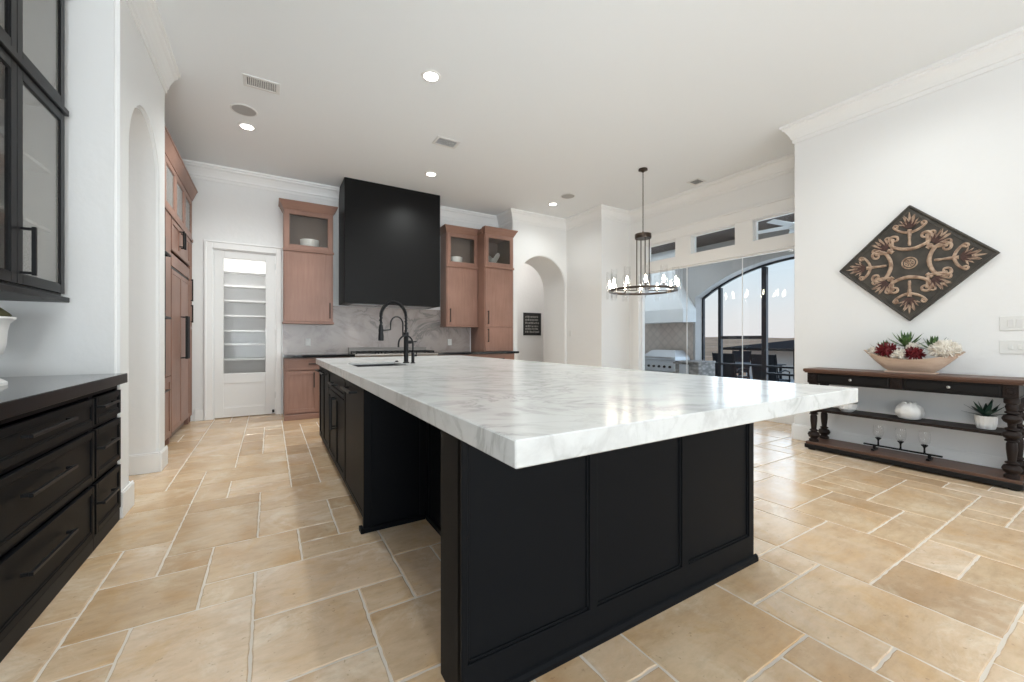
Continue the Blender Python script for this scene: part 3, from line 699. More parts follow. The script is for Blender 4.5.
# ================================================================== LEFT WALL CABINETRY
LX = -.82                          # drawer front plane
def drawer_unit(y0, y1, label):
    e = thing('drawer_cabinet', (-1.1, (y0+y1)/2, 0), label, 'cabinet', 'black drawer cabinets in the wall recess')
    obj('carcass', MB().box(-1.395, y0+.001, .085, LX-.022, y1-.001, .105).box(-1.395, y0+.001, .105, LX-.022, y0+.018, .862).box(-1.395, y1-.018, .105, LX-.022, y1-.001, .862).box(-1.395, y0+.018, .105, -1.38, y1-.018, .862), 'blackbox', e)
    obj('face_frame', MB().box(LX-.021, y0, .06, LX-.004, y0+.03, .862).box(LX-.021, y1-.03, .06, LX-.004, y1, .862).box(LX-.021, y0+.03, .835, LX-.004, y1-.03, .862).box(LX-.021, y0+.03, .655, LX-.004, y1-.03, .675).box(LX-.021, y0+.03, .36, LX-.004, y1-.03, .38).box(LX-.021, y0+.03, .06, LX-.004, y1-.03, .088), 'black', e)
    obj('plinth', MB().box(-.90, y0, 0, LX+.008, y1, .075, .002), 'blackbox', e)
    for (z0, z1) in ((.680, .825), (.388, .650), (.085, .355)):
        d_ = obj('drawer', shaker(MB(), (LX-.004, y0+.012, z0), Y, X, y1-y0-.024, z1-z0, .02, .032, .007, .008), 'black', e)
        pull(d_, (LX+.016, (y0+y1)/2-(.085 if y1-y0 < .6 else .03), (z0+z1)/2+(.03 if z1-z0 > .2 else .02)), Y, X, min(.42, (y1-y0)*.58), r=.007, proj=.030)
    return e
drawer_unit(3.012, 3.455, 'narrow black three-drawer cabinet beside the pale wall corner')
drawer_unit(1.95, 3.010, 'wide black three-drawer cabinet left of the narrow drawer stack')
drawer_unit(.85, 1.948, 'black drawer cabinet nearest the camera at the left edge')
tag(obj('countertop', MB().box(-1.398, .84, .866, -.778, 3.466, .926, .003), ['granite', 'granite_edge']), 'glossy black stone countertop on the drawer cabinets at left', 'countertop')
# glass-fronted upper cabinet
UX = -1.06
e = thing('wall_cabinet', (-1.22, 2.6, 1.36), 'black glass-door upper cabinet mounted over the left drawers', 'cabinet')
y0, y1 = 1.74, 3.42
obj('carcass', MB().box(-1.398, y0, 1.39, UX, y0+.02, 3.2).box(-1.398, y1-.03, 1.39, UX, y1, 3.2).box(-1.398, y0+.02, 1.39, UX, y1-.03, 1.41).box(-1.398, y0+.02, 2.48, UX, y1-.03, 2.52).box(-1.398, y0+.02, 3.16, UX, y1-.03, 3.2).box(-1.398, 2.58, 1.41, UX, 2.61, 2.48).box(-1.398, 2.58, 2.52, UX, 2.61, 3.16), 'upblack', e)
obj('back_board', MB().box(-1.397, y0+.02, 1.41, -1.39, 2.58, 2.48).box(-1.397, 2.61, 1.41, -1.39, y1-.03, 2.48).box(-1.397, y0+.02, 2.52, -1.39, 2.58, 3.16).box(-1.397, 2.61, 2.52, -1.39, y1-.03, 3.16).box(-1.39, y1-.034, 1.41, UX-.01, y1-.0301, 2.48).box(-1.39, y1-.034, 2.52, UX-.01, y1-.0301, 3.16), 'cabin', e)
for zz in (1.76, 2.10):
    obj('shelf', MB().box(-1.389, y0+.021, zz, UX-.03, 2.579, zz+.018).box(-1.389, 2.611, zz, UX-.03, y1-.035, zz+.018), 'cabin', e)
obj('light_rail', MB().box(-1.398, y0, 1.36, UX+.034, y1+.008, 1.39, .003), 'upblack', e)
obj('mid_rail', MB().box(UX, y0, 2.468, UX+.034, y1+.002, 2.505, .004), 'upblack', e)
obj('cornice', MB().hull(([(-1.398, y0, 3.17), (UX+.02, y0, 3.17), (UX+.02, y1, 3.17), (-1.398, y1, 3.17)], [(-1.398, y0, 3.3), (UX+.12, y0, 3.3), (UX+.12, y1+.008, 3.3), (-1.398, y1+.008, 3.3)])), 'upblack', e)
ys_ = [1.745, 2.175, 2.595, 2.878, 3.44]
for k, (a_, b_) in enumerate(((1.75, 2.16), (2.165, 2.585), (2.60, 2.880), (2.885, 3.405))):
    d_ = glassdoor(e, (UX, a_, 1.41), Y, X, b_-a_, 1.055, 'upblack', gm='frosted' if k == 3 else 'cabglass', st=.05)
    if k == 3: pull(d_, (UX+.02, a_+.03, 1.575), Z, X, .24, r=.008, proj=.045)
    glassdoor(e, (UX, a_, 2.508), Y, X, b_-a_, .65, 'upblack', gm='frosted' if k == 3 else 'cabglass', st=.05, name='upper_door')
# urn on the counter
ux, uy, uz = -1.17, 2.83, .926
e = thing('urn', (ux, uy, uz), 'white footed urn with moss on the black counter at the left edge', 'urn')
obj('vessel', MB().lathe([(.112, 0), (.112, .014), (.095, .028), (.055, .055), (.042, .085), (.044, .105), (.075, .122), (.100, .148), (.109, .19), (.112, .25), (.119, .29), (.139, .312), (.139, .320), (.118, .320), (.10, .28), (.0, .27)], (ux, uy, uz), 32), 'white_ceramic', e)
mm = MB(); mm.ball((ux, uy, uz+.325), .122, .122, .05, 24)
rr_ = random.Random(3)
for v in mm.bm.verts: v.co += Vector((rr_.uniform(-1, 1), rr_.uniform(-1, 1), rr_.uniform(-1, 1)))*.008
obj('moss', mm, 'moss', e)

# tall wood wall: ovens, panelled refrigerator, top cabinets
TX = -.94
e = thing('tall_cabinet', (-1.25, 6.0, 0), 'reddish wood floor-to-cornice cabinet wall framing the refrigerator', 'cabinet')
q0, q1 = 4.80, 7.06
obj('carcass', MB().box(-1.575, q0, .0, TX, q0+.03, 3.06).box(-1.575, 5.66, 0, TX, 5.70, 2.51).box(-1.3, 5.40, .75, TX+.018, 5.66, 2.49, .003).box(-1.575, 6.87, 0, TX, 6.90, 2.51).box(-1.575, q1-.03, 0, TX, q1, 3.06).box(-1.575, q0+.03, 2.49, TX, q1-.03, 2.52).box(-1.575, q0+.03, 3.03, TX, q1-.03, 3.058).box(-1.575, 5.70, 2.10, TX-.02, 6.87, 2.13).box(-1.56, q0+.03, 2.52, -1.545, q1-.03, 3.03).box(-1.575, 6.90, .10, TX-.001, q1-.03, 2.49), 'wood', e)
obj('toe_kick', MB().box(-1.0, q0, 0, -.985, q1, .09), 'wooddark', e)
obj('cornice', MB().hull(([(-1.575, q0, 3.06), (TX+.022, q0, 3.06), (TX+.022, q1, 3.06), (-1.575, q1, 3.06)], [(-1.575, q0, 3.185), (TX+.07, q0, 3.185), (TX+.07, q1+.015, 3.185), (-1.575, q1+.015, 3.185)])).box(-1.575, q0, 3.185, TX+.078, q1+.02, 3.21, .004), 'woodx', e)
obj('mid_rail', MB().box(TX, q0, 2.485, TX+.03, q1+.012, 2.52, .004), 'woodx', e)
for (a_, b_) in ((4.83, 5.36), (5.37, 5.92), (5.93, 6.48), (6.49, 7.03)):
    glassdoor(e, (TX, a_, 2.53), Y, X, b_-a_, .52, 'wood', gm='frosted', st=.06, name='top_door')
for (a_, b_, s_) in ((5.70, 6.178, 1), (6.182, 6.87, -1)):
    d_ = obj('middle_door', shaker(MB(), (TX, a_, 2.13), Y, X, b_-a_-.002, .35), 'wood', e)
    pull(d_, (TX+.02, b_-.05 if s_ > 0 else a_+.05, 2.33), Z, X, .20, r=.009, proj=.042)
d_ = obj('column_door', shaker(MB(), (TX, 6.90, 1.30), Y, X, .13, 1.17, st=.03), 'wood', e)
for zz, l_ in ((1.81, .30), (1.49, .24)): pull(d_, (TX+.02, 6.93, zz), Z, X, l_, r=.007, proj=.020)
obj('lower_column_door', shaker(MB(), (TX, 6.90, .10), Y, X, .13, 1.195, st=.03), 'wood', e)
e = thing('refrigerator', (-1.25, 6.28, .09), 'built-in refrigerator with two reddish wood doors and black bar handles', 'refrigerator')
obj('body', MB().box(-1.56, 5.703, .10, TX-.005, 6.867, 2.09), 'blackbox', e)
obj('grille_panel', MB().box(TX-.004, 5.703, 1.955, TX+.016, 6.867, 2.09, .002), 'woodx', e)
obj('grille_gap', MB().box(TX-.004, 5.703, 1.925, TX+.004, 6.867, 1.955), 'handle', e)
for (a_, b_, s_) in ((5.703, 6.281, 1), (6.286, 6.867, -1)):
    d_ = obj('door', shaker(MB(), (TX-.004, a_, .11), Y, X, b_-a_, 1.81, .022, .05, .006), 'wood', e)
    pull(d_, (TX+.018, b_-.05 if s_ > 0 else a_+.05, 1.165), Z, X, .52, r=.013, proj=.058)
e = thing('wall_oven', (-1.25, 5.24, .75), 'black double wall oven in the tall wood cabinet, only its handles showing', 'oven')
obj('body', MB().box(-1.5, 4.835, .75, TX-.002, 5.395, 2.2), 'blackbox', e)
for (z0, z1) in ((.78, 1.42), (1.44, 2.06)):
    d_ = obj('door', MB().box(TX-.002, 4.84, z0, TX+.022, 5.39, z1, .003), 'hood', e)
    h_ = MB().tube([(TX+.06, 4.9, z1-.06), (TX+.06, 5.36, z1-.06)], .013, 10)
    for yy in (4.93, 5.33): h_.box(TX+.022, yy-.012, z1-.072, TX+.065, yy+.012, z1-.048, .003)
    obj('handle', h_, 'handle', d_)
obj('control_panel', MB().box(TX-.002, 4.84, 2.07, TX+.022, 5.39, 2.195, .003), 'hood', e)
e = thing('oven_drawer', (-1.25, 5.24, .1), 'reddish wood drawer under the wall oven', 'drawer')
obj('front', shaker(MB(), (TX, 4.835, .10), Y, X, .82, .64), 'wood', e)
pull(e.children[0], (TX+.02, 5.245, .62), Y, X, .3)

# ================================================================== BACK WALL
CY = 6.42                              # counter front
BYF = 6.47                             # base cabinet face
tag(obj('backsplash', MB().box(.17, 7.078, .921, 3.318, 7.098, 1.688), 'splash'), 'taupe veined marble backsplash behind the range under the hood', 'backsplash')
def base_unit(x0, x1, label, doors=2):
    e = thing('base_cabinet', ((x0+x1)/2, 6.8, 0), label, 'cabinet', 'wood base cabinets along the back wall')
    obj('carcass', MB().box(x0, BYF, .0, x1, 7.07, .10).box(x0, BYF, .10, x0+.018, 7.07, .878).box(x1-.018, BYF, .10, x1, 7.07, .878).box(x0+.018, 7.05, .10, x1-.018, 7.07, .878).box(x0+.018, BYF, .85, x1-.018, BYF+.1, .878), 'wood', e)
    obj('base_skirt', MB().box(x0, BYF-.03, 0, x1, BYF, .075, .003), 'woodx', e)
    d_ = obj('drawer', shaker(MB(), (x0+.012, BYF, .70), X, -Y, x1-x0-.024, .165, .02, .03), 'woodx', e)
    pull(d_, ((x0+x1)/2, BYF-.02, .79), X, -Y, .26, r=.007, proj=.04)
    w_ = (x1-x0-.024)/doors
    for k in range(doors):
        d_ = obj('door', shaker(MB(), (x0+.012+k*w_+.0015, BYF, .095), X, -Y, w_-.003, .595), 'wood', e)
        pull(d_, (x0+.012+(k+1)*w_-.06 if k == 0 else x0+.012+k*w_+.06, BYF-.02, .56), Z, -Y, .22, r=.007, proj=.04)
    return e
base_unit(.172, 1.04, 'reddish wood base cabinet right of the pantry door, drawer over two doors')
base_unit(2.43, 3.19, 'reddish wood base cabinet to the right of the rangetop')
base_unit(3.192, 3.955, 'reddish wood base cabinet under the tall counter cupboard by the arch')
tag(obj('countertop', MB().box(.165, CY, .879, 1.10, 7.077, .919, .003), 'granite'), 'black counter piece between the pantry door and the rangetop', 'countertop')
tag(obj('countertop', MB().box(2.42, CY, .879, 3.96, 7.077, .919, .003).box(3.96, CY, .879, 4.03, 6.53, .919, .002), 'granite'), 'black counter piece running from the rangetop to the arch', 'countertop')
# rangetop
e = thing('rangetop', (1.76, 6.75, 0), 'stainless rangetop with low backguard under the black hood', 'range')
obj('body', MB().box(1.102, 6.45, .10, 2.418, 7.05, .90), 'steel', e)
obj('bullnose', MB().tube([(1.102, 6.43, .895), (2.418, 6.43, .895)], .022, 12), 'range_steel', e)
obj('cook_surface', MB().box(1.104, 6.46, .90, 2.416, 7.0, .912, .002), 'granite', e)
obj('backguard', MB().box(1.104, 7.0, .90, 2.416, 7.05, 1.005, .003).box(1.104, 6.985, .985, 2.416, 7.05, 1.01, .003), 'range_steel', e)
for k in range(3):
    g_ = MB(); x0 = 1.13+k*.43
    for j in range(5): g_.box(x0+j*.095, 6.50, .935, x0+j*.095+.014, 6.96, .953, .002)
    for yy in (6.50, 6.72, 6.946): g_.box(x0, yy, .930, x0+.394, yy+.014, .948, .002)
    for xx in (x0, x0+.38):
        for yy in (6.50, 6.946): g_.box(xx, yy, .912, xx+.014, yy+.014, .934)
    obj('grate', g_, 'handle', e)
for k in range(7): obj('knob', MB().lathe([(.026, 0), (.026, -.012), (.019, -.016), (.017, -.04)], (1.2+k*.187, 6.45, .83), 16, 'Y'), 'steel', e)
# hood
e = thing('range_hood', (1.73, 6.8, 1.69), 'big plain black box range hood reaching the ceiling', 'hood')
obj('shroud', MB().box(.966, 6.50, 1.70, 2.49, 7.098, 3.598, .004), 'hood', e)
obj('underside_insert', MB().box(1.04, 6.56, 1.694, 2.42, 7.04, 1.70, .002), 'darksteel', e)
hf = MB()
for k in range(3): hf.box(1.1+k*.43, 6.6, 1.690, 1.5+k*.43, 7.0, 1.694)
obj('filter', hf, 'steel', e)
# upper cabinets
def upper(x0, x1, yf, zb, label, yb=7.098, wl_=0, hand=1, lower=None, wr=.055, front_only=False):
    e = thing('wall_cabinet', ((x0+x1)/2, (yf+yb)/2, zb), label, 'cabinet', 'wood glass-topped cabinets on the back wall')
    zs, zt = 2.475, 3.09
    obj('carcass', MB().box(x0, yf, zb, x0+.02, yb, zt).box(x1-.02, yf, zb, x1, yb, zt).box(x0+.02, yf, zb, x1-.02, yb, zb+.02).box(x0+.02, yf, zs-.02, x1-.02, yb, zs+.02).box(x0+.02, yf, zt-.02, x1-.02, yb, zt), 'wood', e)
    obj('back_board', MB().box(x0+.02, yb-.015, zs+.02, x1-.02, yb-.005, zt-.02).box(x0+.02, yb-.015, zb+.02, x1-.02, yb-.005, zs-.02).box(x0+.02, yf+.012, zs+.02, x0+.023, yb-.015, zt-.02).box(x1-.023, yf+.012, zs+.02, x1-.02, yb-.015, zt-.02).box(x0+.023, yf+.012, zs+.0201, x1-.023, yb-.015, zs+.024), 'wooddark', e)
    xr = x1+wr
    obj('cornice', MB().hull(([(x0, yf-.02, 3.07), (x1, yf-.02, 3.07), (x1, yb, 3.07), (x0, yb, 3.07)] if not front_only else [(x0, yf-.02, 3.07), (x1, yf-.02, 3.07), (x1, yf+.05, 3.07), (x0, yf+.05, 3.07)],
        [(x0-.055, yf-.08, 3.175), (xr, yf-.08, 3.175), (xr, yb, 3.175), (x0-.055, yb, 3.175)] if not front_only else [(x0-.03, yf-.08, 3.175), (xr, yf-.08, 3.175), (x1, yf+.05, 3.175), (x0-.03, yf+.05, 3.175)]))
        .box(x0-(.06 if not front_only else .035), yf-.085, 3.172, xr+.005, yf+(.04 if front_only else .3), 3.192, .003), 'woodx', e)
    if front_only: obj('top_board', MB().box(x0-.03, yf+.05, 3.09, x1, yb, 3.175), 'wood', e)
    obj('mid_rail', MB().box(x0-.01, yf-.032, zs-.022, x1+.01, yf, zs+.014, .004), 'woodx', e)
    if not lower: obj('light_rail', MB().box(x0-.012, yf-.034, zb-.03, x1+.01, yb-.02, zb, .003), 'woodx', e)
    glassdoor(e, (x0+.012, yf, zs+.016), X, -Y, x1-x0-.024, 3.07-zs-.018, 'wood', st=.06, name='glass_door')
    zl = lower or zb+.008
    d_ = obj('door', shaker(MB(), (x0+.012, yf, zl), X, -Y, x1-x0-.024, zs-.024-zl, st=.014, rec=.003), 'wood', e)
    pull(d_, (x1-.05 if hand > 0 else x0+.06, yf-.02, zl+.17), Z, -Y, .24, r=.0065, proj=.036)
    if lower:
        d_ = obj('lower_door', shaker(MB(), (x0+.012, yf, zb+.006), X, -Y, x1-x0-.024, lower-zb-.01, st=.014, rec=.003), 'wood', e)
        pull(d_, (x0+.06, yf-.02, lower-.16), Z, -Y, .24, r=.0065, proj=.036)
    return e
upper(.172, .845, 6.80, 1.405, 'reddish wood upper cabinet left of the black hood', hand=1)
upper(2.722, 3.345, 6.80, 1.40, 'reddish wood upper cabinet just right of the black hood', hand=-1, wr=0)
upper(3.347, 3.955, 6.52, .921, 'tall reddish wood cupboard standing on the counter beside the arch', hand=-1, lower=1.375, front_only=True)
# dishes inside
def bowl(c, r_, h, name, label, cat='bowl', group=None, ribs=0):
    return tag(obj(name, MB().lathe([(r_*.55, 0), (r_*.6, .006), (r_*.92, h*.35), (r_, h), (r_*.95, h), (r_*.86, h*.4), (r_*.5, .018), (0, .016)], c, 32, ribs=ribs, ribd=.04 if ribs else 0), 'white_ceramic'), label, cat, group)
bowl((.53, 6.95, 2.501), .135, .17, 'bowl', 'white ceramic bowl in the glass cupboard left of the hood')
bowl((2.98, 6.96, 2.501), .118, .17, 'bowl', 'round white bowl in the glass cupboard right of the hood')
# ruffled shell bowl: wavy rim, no plain bowl
sb = MB(); n_ = 40; rows_ = []
for i in range(6):
    t = i/5
    rows_.append([sb.bm.verts.new((3.63+math.cos(a_)*(.05+.13*t)*(1+.12*t*math.sin(5*a_)), 6.80+math.sin(a_)*(.05+.09*t)*(1+.12*t*math.sin(5*a_)), 2.501+.02+.20*t**1.1+.045*t*t*math.sin(5*a_+1)+.05*t*math.cos(a_))) for a_ in [2*PI*k/n_ for k in range(n_)]])
sb.bm.faces.new(rows_[0][::-1])
for i in range(5):
    for k in range(n_):
        f = sb.bm.faces.new((rows_[i][k], rows_[i][(k+1) % n_], rows_[i+1][(k+1) % n_], rows_[i+1][k])); f.smooth = True
bmesh.ops.solidify(sb.bm, geom=sb.bm.faces[:], thickness=.008)
sb.lathe([(.06, 0), (.05, .022)], (3.63, 6.80, 2.501), 20)
tag(obj('shell_bowl', sb, 'white_ceramic'), 'white ruffled shell-shaped bowl in the cupboard nearest the arch', 'bowl')
# outlets and switches
def plate(o, ud, nd, w_, h, kind, label, cat, group=None):
    o, ud, nd = Vector(o), Vector(ud), Vector(nd)
    e = thing({'outlet': 'outlet', 'rocker': 'light_switch', 'toggle': 'light_switch', 'dark': 'light_switch'}[kind], o, label, cat, group)
    obj('plate', MB().obox(o-ud*w_/2-Z*h/2, ud*w_, nd*.006, Z*h, .002), 'plastic', e)
    if kind == 'outlet':
        for s_ in (-1, 1): obj('socket', MB().obox(o-ud*.017+Z*(s_*.024-.014)+nd*.004, ud*.034, nd*.005, Z*.028, .003), 'vent', e)
    else:
        n_ = max(1, round(w_/.048)-(1 if w_ > .1 else 0)) if kind != 'dark' else 1
        for k in range(n_):
            c_ = o + ud*((k-(n_-1)/2)*.046)
            if kind == 'toggle': obj('toggle', MB().obox(c_-ud*.012-Z*.02+nd*.004, ud*.024, nd*.006, Z*.04, .004), 'plastic', e)
            else: obj('rocker', MB().obox(c_-ud*.0165-Z*.033+nd*.004, ud*.033, nd*.005, Z*.066, .002), 'vent', e)
    return e
plate((.515, 7.078, 1.10), X, -Y, .075, .115, 'outlet', 'white outlet on the marble left of the range', 'outlet')
plate((2.90, 7.078, 1.09), X, -Y, .075, .115, 'outlet', 'white outlet on the marble right of the range', 'outlet')
plate((5.27, 6.42, 1.27), Y, -X, .075, .12, 'dark', 'small white light switch on the wall right of the arch', 'switch')
plate((5.17, .655, 1.272), Y, -X, .21, .118, 'rocker', 'upper white switch plate on the wall above the console', 'switch')
plate((5.17, .655, 1.078), Y, -X, .21, .112, 'toggle', 'lower white switch plate, directly below the other plate', 'switch')
# framed sign in the passage
e = thing('framed_sign', (5.86, 8.58, 1.20), 'small black framed sign with pale lettering seen through the arch', 'picture')
obj('frame', MB().box(5.52, 8.575, 1.245, 6.06, 8.598, 1.285, .003).box(5.52, 8.575, 1.785, 6.06, 8.598, 1.825, .003).box(5.52, 8.575, 1.285, 5.555, 8.598, 1.785, .003).box(6.025, 8.575, 1.285, 6.06, 8.598, 1.785, .003), 'signblack', e)
obj('board', MB().box(5.555, 8.584, 1.285, 6.025, 8.597, 1.785), 'signblack', e)
ln_ = MB(); rr_ = random.Random(5)
for k, zz in enumerate((1.315, 1.39, 1.46, 1.54, 1.62, 1.70)):      # rows of unreadable pale marks
    x_ = 5.575
    while x_ < 5.98:
        w_ = rr_.uniform(.012, .04); h_ = rr_.uniform(.035, .052)
        ln_.box(x_, 8.5825, zz, min(x_+w_, 6.0), 8.5845, zz+h_); x_ += w_+rr_.uniform(.008, .02)
obj('lettering', ln_, 'signgrey', e)

# ================================================================== CEILING FIXTURES
DL = ['round recessed downlight over the middle of the island', 'recessed downlight beside the round speaker at upper left', 'recessed downlight above the black range hood', 'recessed downlight near the arch']
for (x, y), lb in zip(DOWNLIGHTS, DL):
    e = thing('downlight', (x, y, CEIL), lb, 'ceiling light', 'recessed downlights in the kitchen ceiling')
    obj('trim_ring', MB().lathe([(.062, -.001), (.066, -.009), (.088, -.006), (.092, -.001)], (x, y, CEIL), 32, closed=True), 'trim', e)
    obj('lens', MB().lathe([(.063, -.001), (.063, -.005), (.03, -.007)], (x, y, CEIL), 24), 'lamp', e)
for (x, y), lb in zip(((-.237, 5.17), (4.377, 5.40)), ('round grey ceiling speaker at upper left', 'round grey ceiling speaker near the arch')):
    e = thing('ceiling_speaker', (x, y, CEIL), lb, 'speaker', 'flush ceiling speakers')
    obj('rim', MB().lathe([(.108, -.001), (.110, -.008), (.122, -.006), (.125, -.001)], (x, y, CEIL), 36, closed=True), 'vent', e)
    obj('grille', MB().lathe([(.109, -.001), (.109, -.005), (.05, -.008)], (x, y, CEIL), 36), 'grey_grille', e)
def vent(cx, cy, lx, ly, along, label, n_):
    e = thing('ceiling_vent', (cx, cy, CEIL), label, 'vent', 'ceiling air vents')
    b_ = .03
    obj('frame', MB().box(cx-lx/2, cy-ly/2, CEIL-.009, cx+lx/2, cy-ly/2+b_, CEIL-.001, .002).box(cx-lx/2, cy+ly/2-b_, CEIL-.009, cx+lx/2, cy+ly/2, CEIL-.001, .002).box(cx-lx/2, cy-ly/2+b_, CEIL-.009, cx-lx/2+b_, cy+ly/2-b_, CEIL-.001, .002).box(cx+lx/2-b_, cy-ly/2+b_, CEIL-.009, cx+lx/2, cy+ly/2-b_, CEIL-.001, .002), 'vent', e)
    obj('cavity', MB().box(cx-lx/2+b_, cy-ly/2+b_, CEIL-.003, cx+lx/2-b_, cy+ly/2-b_, CEIL-.001), 'ventdark', e)
    lv = MB()
    for k in range(n_):
        if along == 'x': x_ = cx-lx/2+b_+(k+.5)*(lx-2*b_)/n_; lv.obox((x_, cy-ly/2+b_, CEIL-.004), (.009, 0, -.005), (0, ly-2*b_, 0), (.0015, 0, .002))
        else: y_ = cy-ly/2+b_+(k+.5)*(ly-2*b_)/n_; lv.obox((cx-lx/2+b_, y_, CEIL-.009), (lx-2*b_, 0, 0), (0, .008, .005), (0, .0015, -.002))
    obj('louvres', lv, 'vent', e)
vent(-.065, 4.555, .30, .20, 'x', 'white louvred vent at the upper left of the ceiling', 16)
vent(1.885, 4.71, .30, .21, 'y', 'white louvred vent over the island in front of the hood', 10)
vent(5.69, 3.87, .22, .20, 'y', 'white louvred vent near the transom windows', 9)

# ================================================================== CHANDELIER
hx, hy, hz = 4.611, 3.984, 1.86
e = thing('chandelier', (hx, hy, CEIL), 'round black ring chandelier with clear glass tubes hung on a chain', 'chandelier')
obj('canopy', MB().lathe([(.062, -.001), (.065, -.02), (.03, -.03), (.012, -.05)], (hx, hy, CEIL), 24), 'bronze', e)
chn = MB(); zc = CEIL-.05; k = 0
while zc > 2.70:
    a_ = 0 if k % 2 else PI/2
    lp = [Vector((hx+math.cos(a_)*.009*math.cos(t), hy+math.sin(a_)*.009*math.cos(t), zc-.018+.021*math.sin(t))) for t in [2*PI*i/12 for i in range(12)]]
    chn.tube(lp, .0028, 5, closed=True); zc -= .034; k += 1
obj('chain', chn, 'bronze', e)
obj('hub', MB().lathe([(.012, 2.70-2.6), (.02, .07), (.112, .065), (.115, .055), (.115, .01), (.112, 0), (0, -.001)], (hx, hy, 2.595), 32), 'bronze', e)
for k in range(4):
    a_ = PI/4+k*PI/2+.25
    p = Vector((hx+.09*math.cos(a_), hy+.09*math.sin(a_), 0)); q = Vector((hx+.465*math.cos(a_), hy+.465*math.sin(a_), 0))
    obj('rod', MB().tube([p+Z*2.6, p+Z*(hz-.015)], .0075, 8).tube([p+Z*(hz-.01), q+Z*(hz-.01)], .007, 8), 'bronze', e)
rg = MB().lathe([(.462, -.03), (.478, -.03), (.478, .0), (.462, .0)], (hx, hy, hz), 64, closed=True)
rg.lathe([(.425, -.022), (.432, -.022), (.432, -.004), (.425, -.004)], (hx, hy, hz), 64, closed=True)
for k in range(24):
    a_ = 2*PI*k/24; ca, sa = math.cos(a_), math.sin(a_)
    rg.tube([(hx+.43*ca, hy+.43*sa, hz-.013), (hx+.464*ca, hy+.464*sa, hz-.013)], .004, 6)
obj('ring', rg, 'bronze', e)
for k in range(12):
    a_ = 2*PI*(k+.5)/12; cx, cy = hx+.47*math.cos(a_), hy+.47*math.sin(a_)
    obj('glass_shade', MB().lathe([(.044, -.13), (.044, .27), (.0405, .27), (.0405, -.13)], (cx, cy, hz), 18, closed=True), 'clear', e)
    cd = obj('candle_socket', MB().lathe([(.016, -.02), (.016, -.005), (.009, 0), (.009, .03), (.010, .032), (.010, .036)], (cx, cy, hz+.003), 12), 'bronze', e)
    obj('bulb', MB().lathe([(.006, .036), (.012, .05), (.018, .075), (.015, .105), (.006, .135), (.0, .145)], (cx, cy, hz+.003), 12), 'bulb', cd)

# ================================================================== WINDOWS
def window(name, y0, y1, z0, z1, panes, fw, label):
    e = bpy.data.objects.new(name, None); COL.objects.link(e); e.location = (WX+.08, (y0+y1)/2, z0); e['kind'] = 'structure'; tag(e, label, 'window')
    fm = MB()
    for (a_, b_, c_, d_) in ((y0, z0, y1, z0+fw), (y0, z1-fw, y1, z1), (y0, z0+fw, y0+fw, z1-fw), (y1-fw, z0+fw, y1, z1-fw)): fm.box(WX+.055, a_, b_, WX+.105, c_, d_, .002)
    obj('window_frame', fm, 'trim', e)
    n_ = panes; w_ = (y1-y0-2*fw)/n_
    for k in range(n_):
        obj('glass_pane', MB().box(WX+.078, y0+fw+k*w_+(.004 if k else 0), z0+fw-.004, WX+.084, y0+fw+(k+1)*w_-(.004 if k < n_-1 else 0), z1-fw+.004), 'glass', e)
        if k: obj('seam', MB().box(WX+.074, y0+fw+k*w_-.004, z0+fw, WX+.088, y0+fw+k*w_+.004, z1-fw), 'trim', e)
    return e
window('window_1', 2.42, 5.27, GZ0, GZ1, 3, .02, 'wide wall of three tall glass panes looking onto the patio')
for k, (a_, b_) in enumerate(TR): window('window_%d' % (k+2), a_, b_, TZ0, TZ1, 1, .018, ('small transom window nearest the corner, behind the chandelier', 'middle of the three transom windows', 'transom window nearest the console wall')[k])
for k, (wx, wd) in enumerate(REAR_FILL_WINDOWS):
    e = bpy.data.objects.new('window_%d' % (k+5), None); COL.objects.link(e); e.location = (wx, -4.68, .4); e['kind'] = 'structure'  # unseen rear windows, added together with their fill lights
    fm = MB(); x0, x1 = wx-wd/2, wx+wd/2
    fm.box(x0, -4.7, .4, x0+.05, -4.65, 2.9).box(x1-.05, -4.7, .4, x1, -4.65, 2.9).box(x0+.05, -4.7, .4, x1-.05, -4.65, .45).box(x0+.05, -4.7, 2.85, x1-.05, -4.65, 2.9).box(wx-.02, -4.7, .45, wx+.02, -4.65, 2.85).box(x0+.05, -4.7, 1.98, x1-.05, -4.65, 2.02)
    obj('window_frame', fm, 'trim', e)

# ================================================================== CONSOLE TABLE AND WHAT STANDS ON IT
TX0, TX1, TY0, TY1 = 4.80, 5.125, .61, 1.995
e = thing('console_table', (4.96, 1.3, 0), 'dark carved console table with turned legs against the right wall', 'table')
obj('tabletop', MB().box(TX0-.028, TY0-.03, .808, TX1+.012, TY1+.03, .838, .006).box(TX0-.018, TY0-.02, .797, TX1+.005, TY1+.02, .808, .003), 'tabletop', e)
apr = MB().box(TX0+.012, TY0+.012, .69, TX1-.005, TY1-.012, .797).box(TX0+.004, TY0+.004, .690, TX1, TY1-.004, .70, .003)
obj('apron', apr, 'espresso2', e)
for (a_, b_) in ((.695, 1.255), (1.345, 1.912)):
    d_ = obj('drawer', MB().box(TX0+.002, a_, .704, TX0+.014, b_, .79, .002).box(TX0-.003, a_+.014, .715, TX0+.006, b_-.014, .779, .003), 'espresso2', e)
    obj('knob', MB().lathe([(.004, 0), (.004, -.008), (.011, -.012), (.012, -.018), (.006, -.024)], (TX0-.003, (a_+b_)/2, .747), 14, 'X'), 'steel', d_)
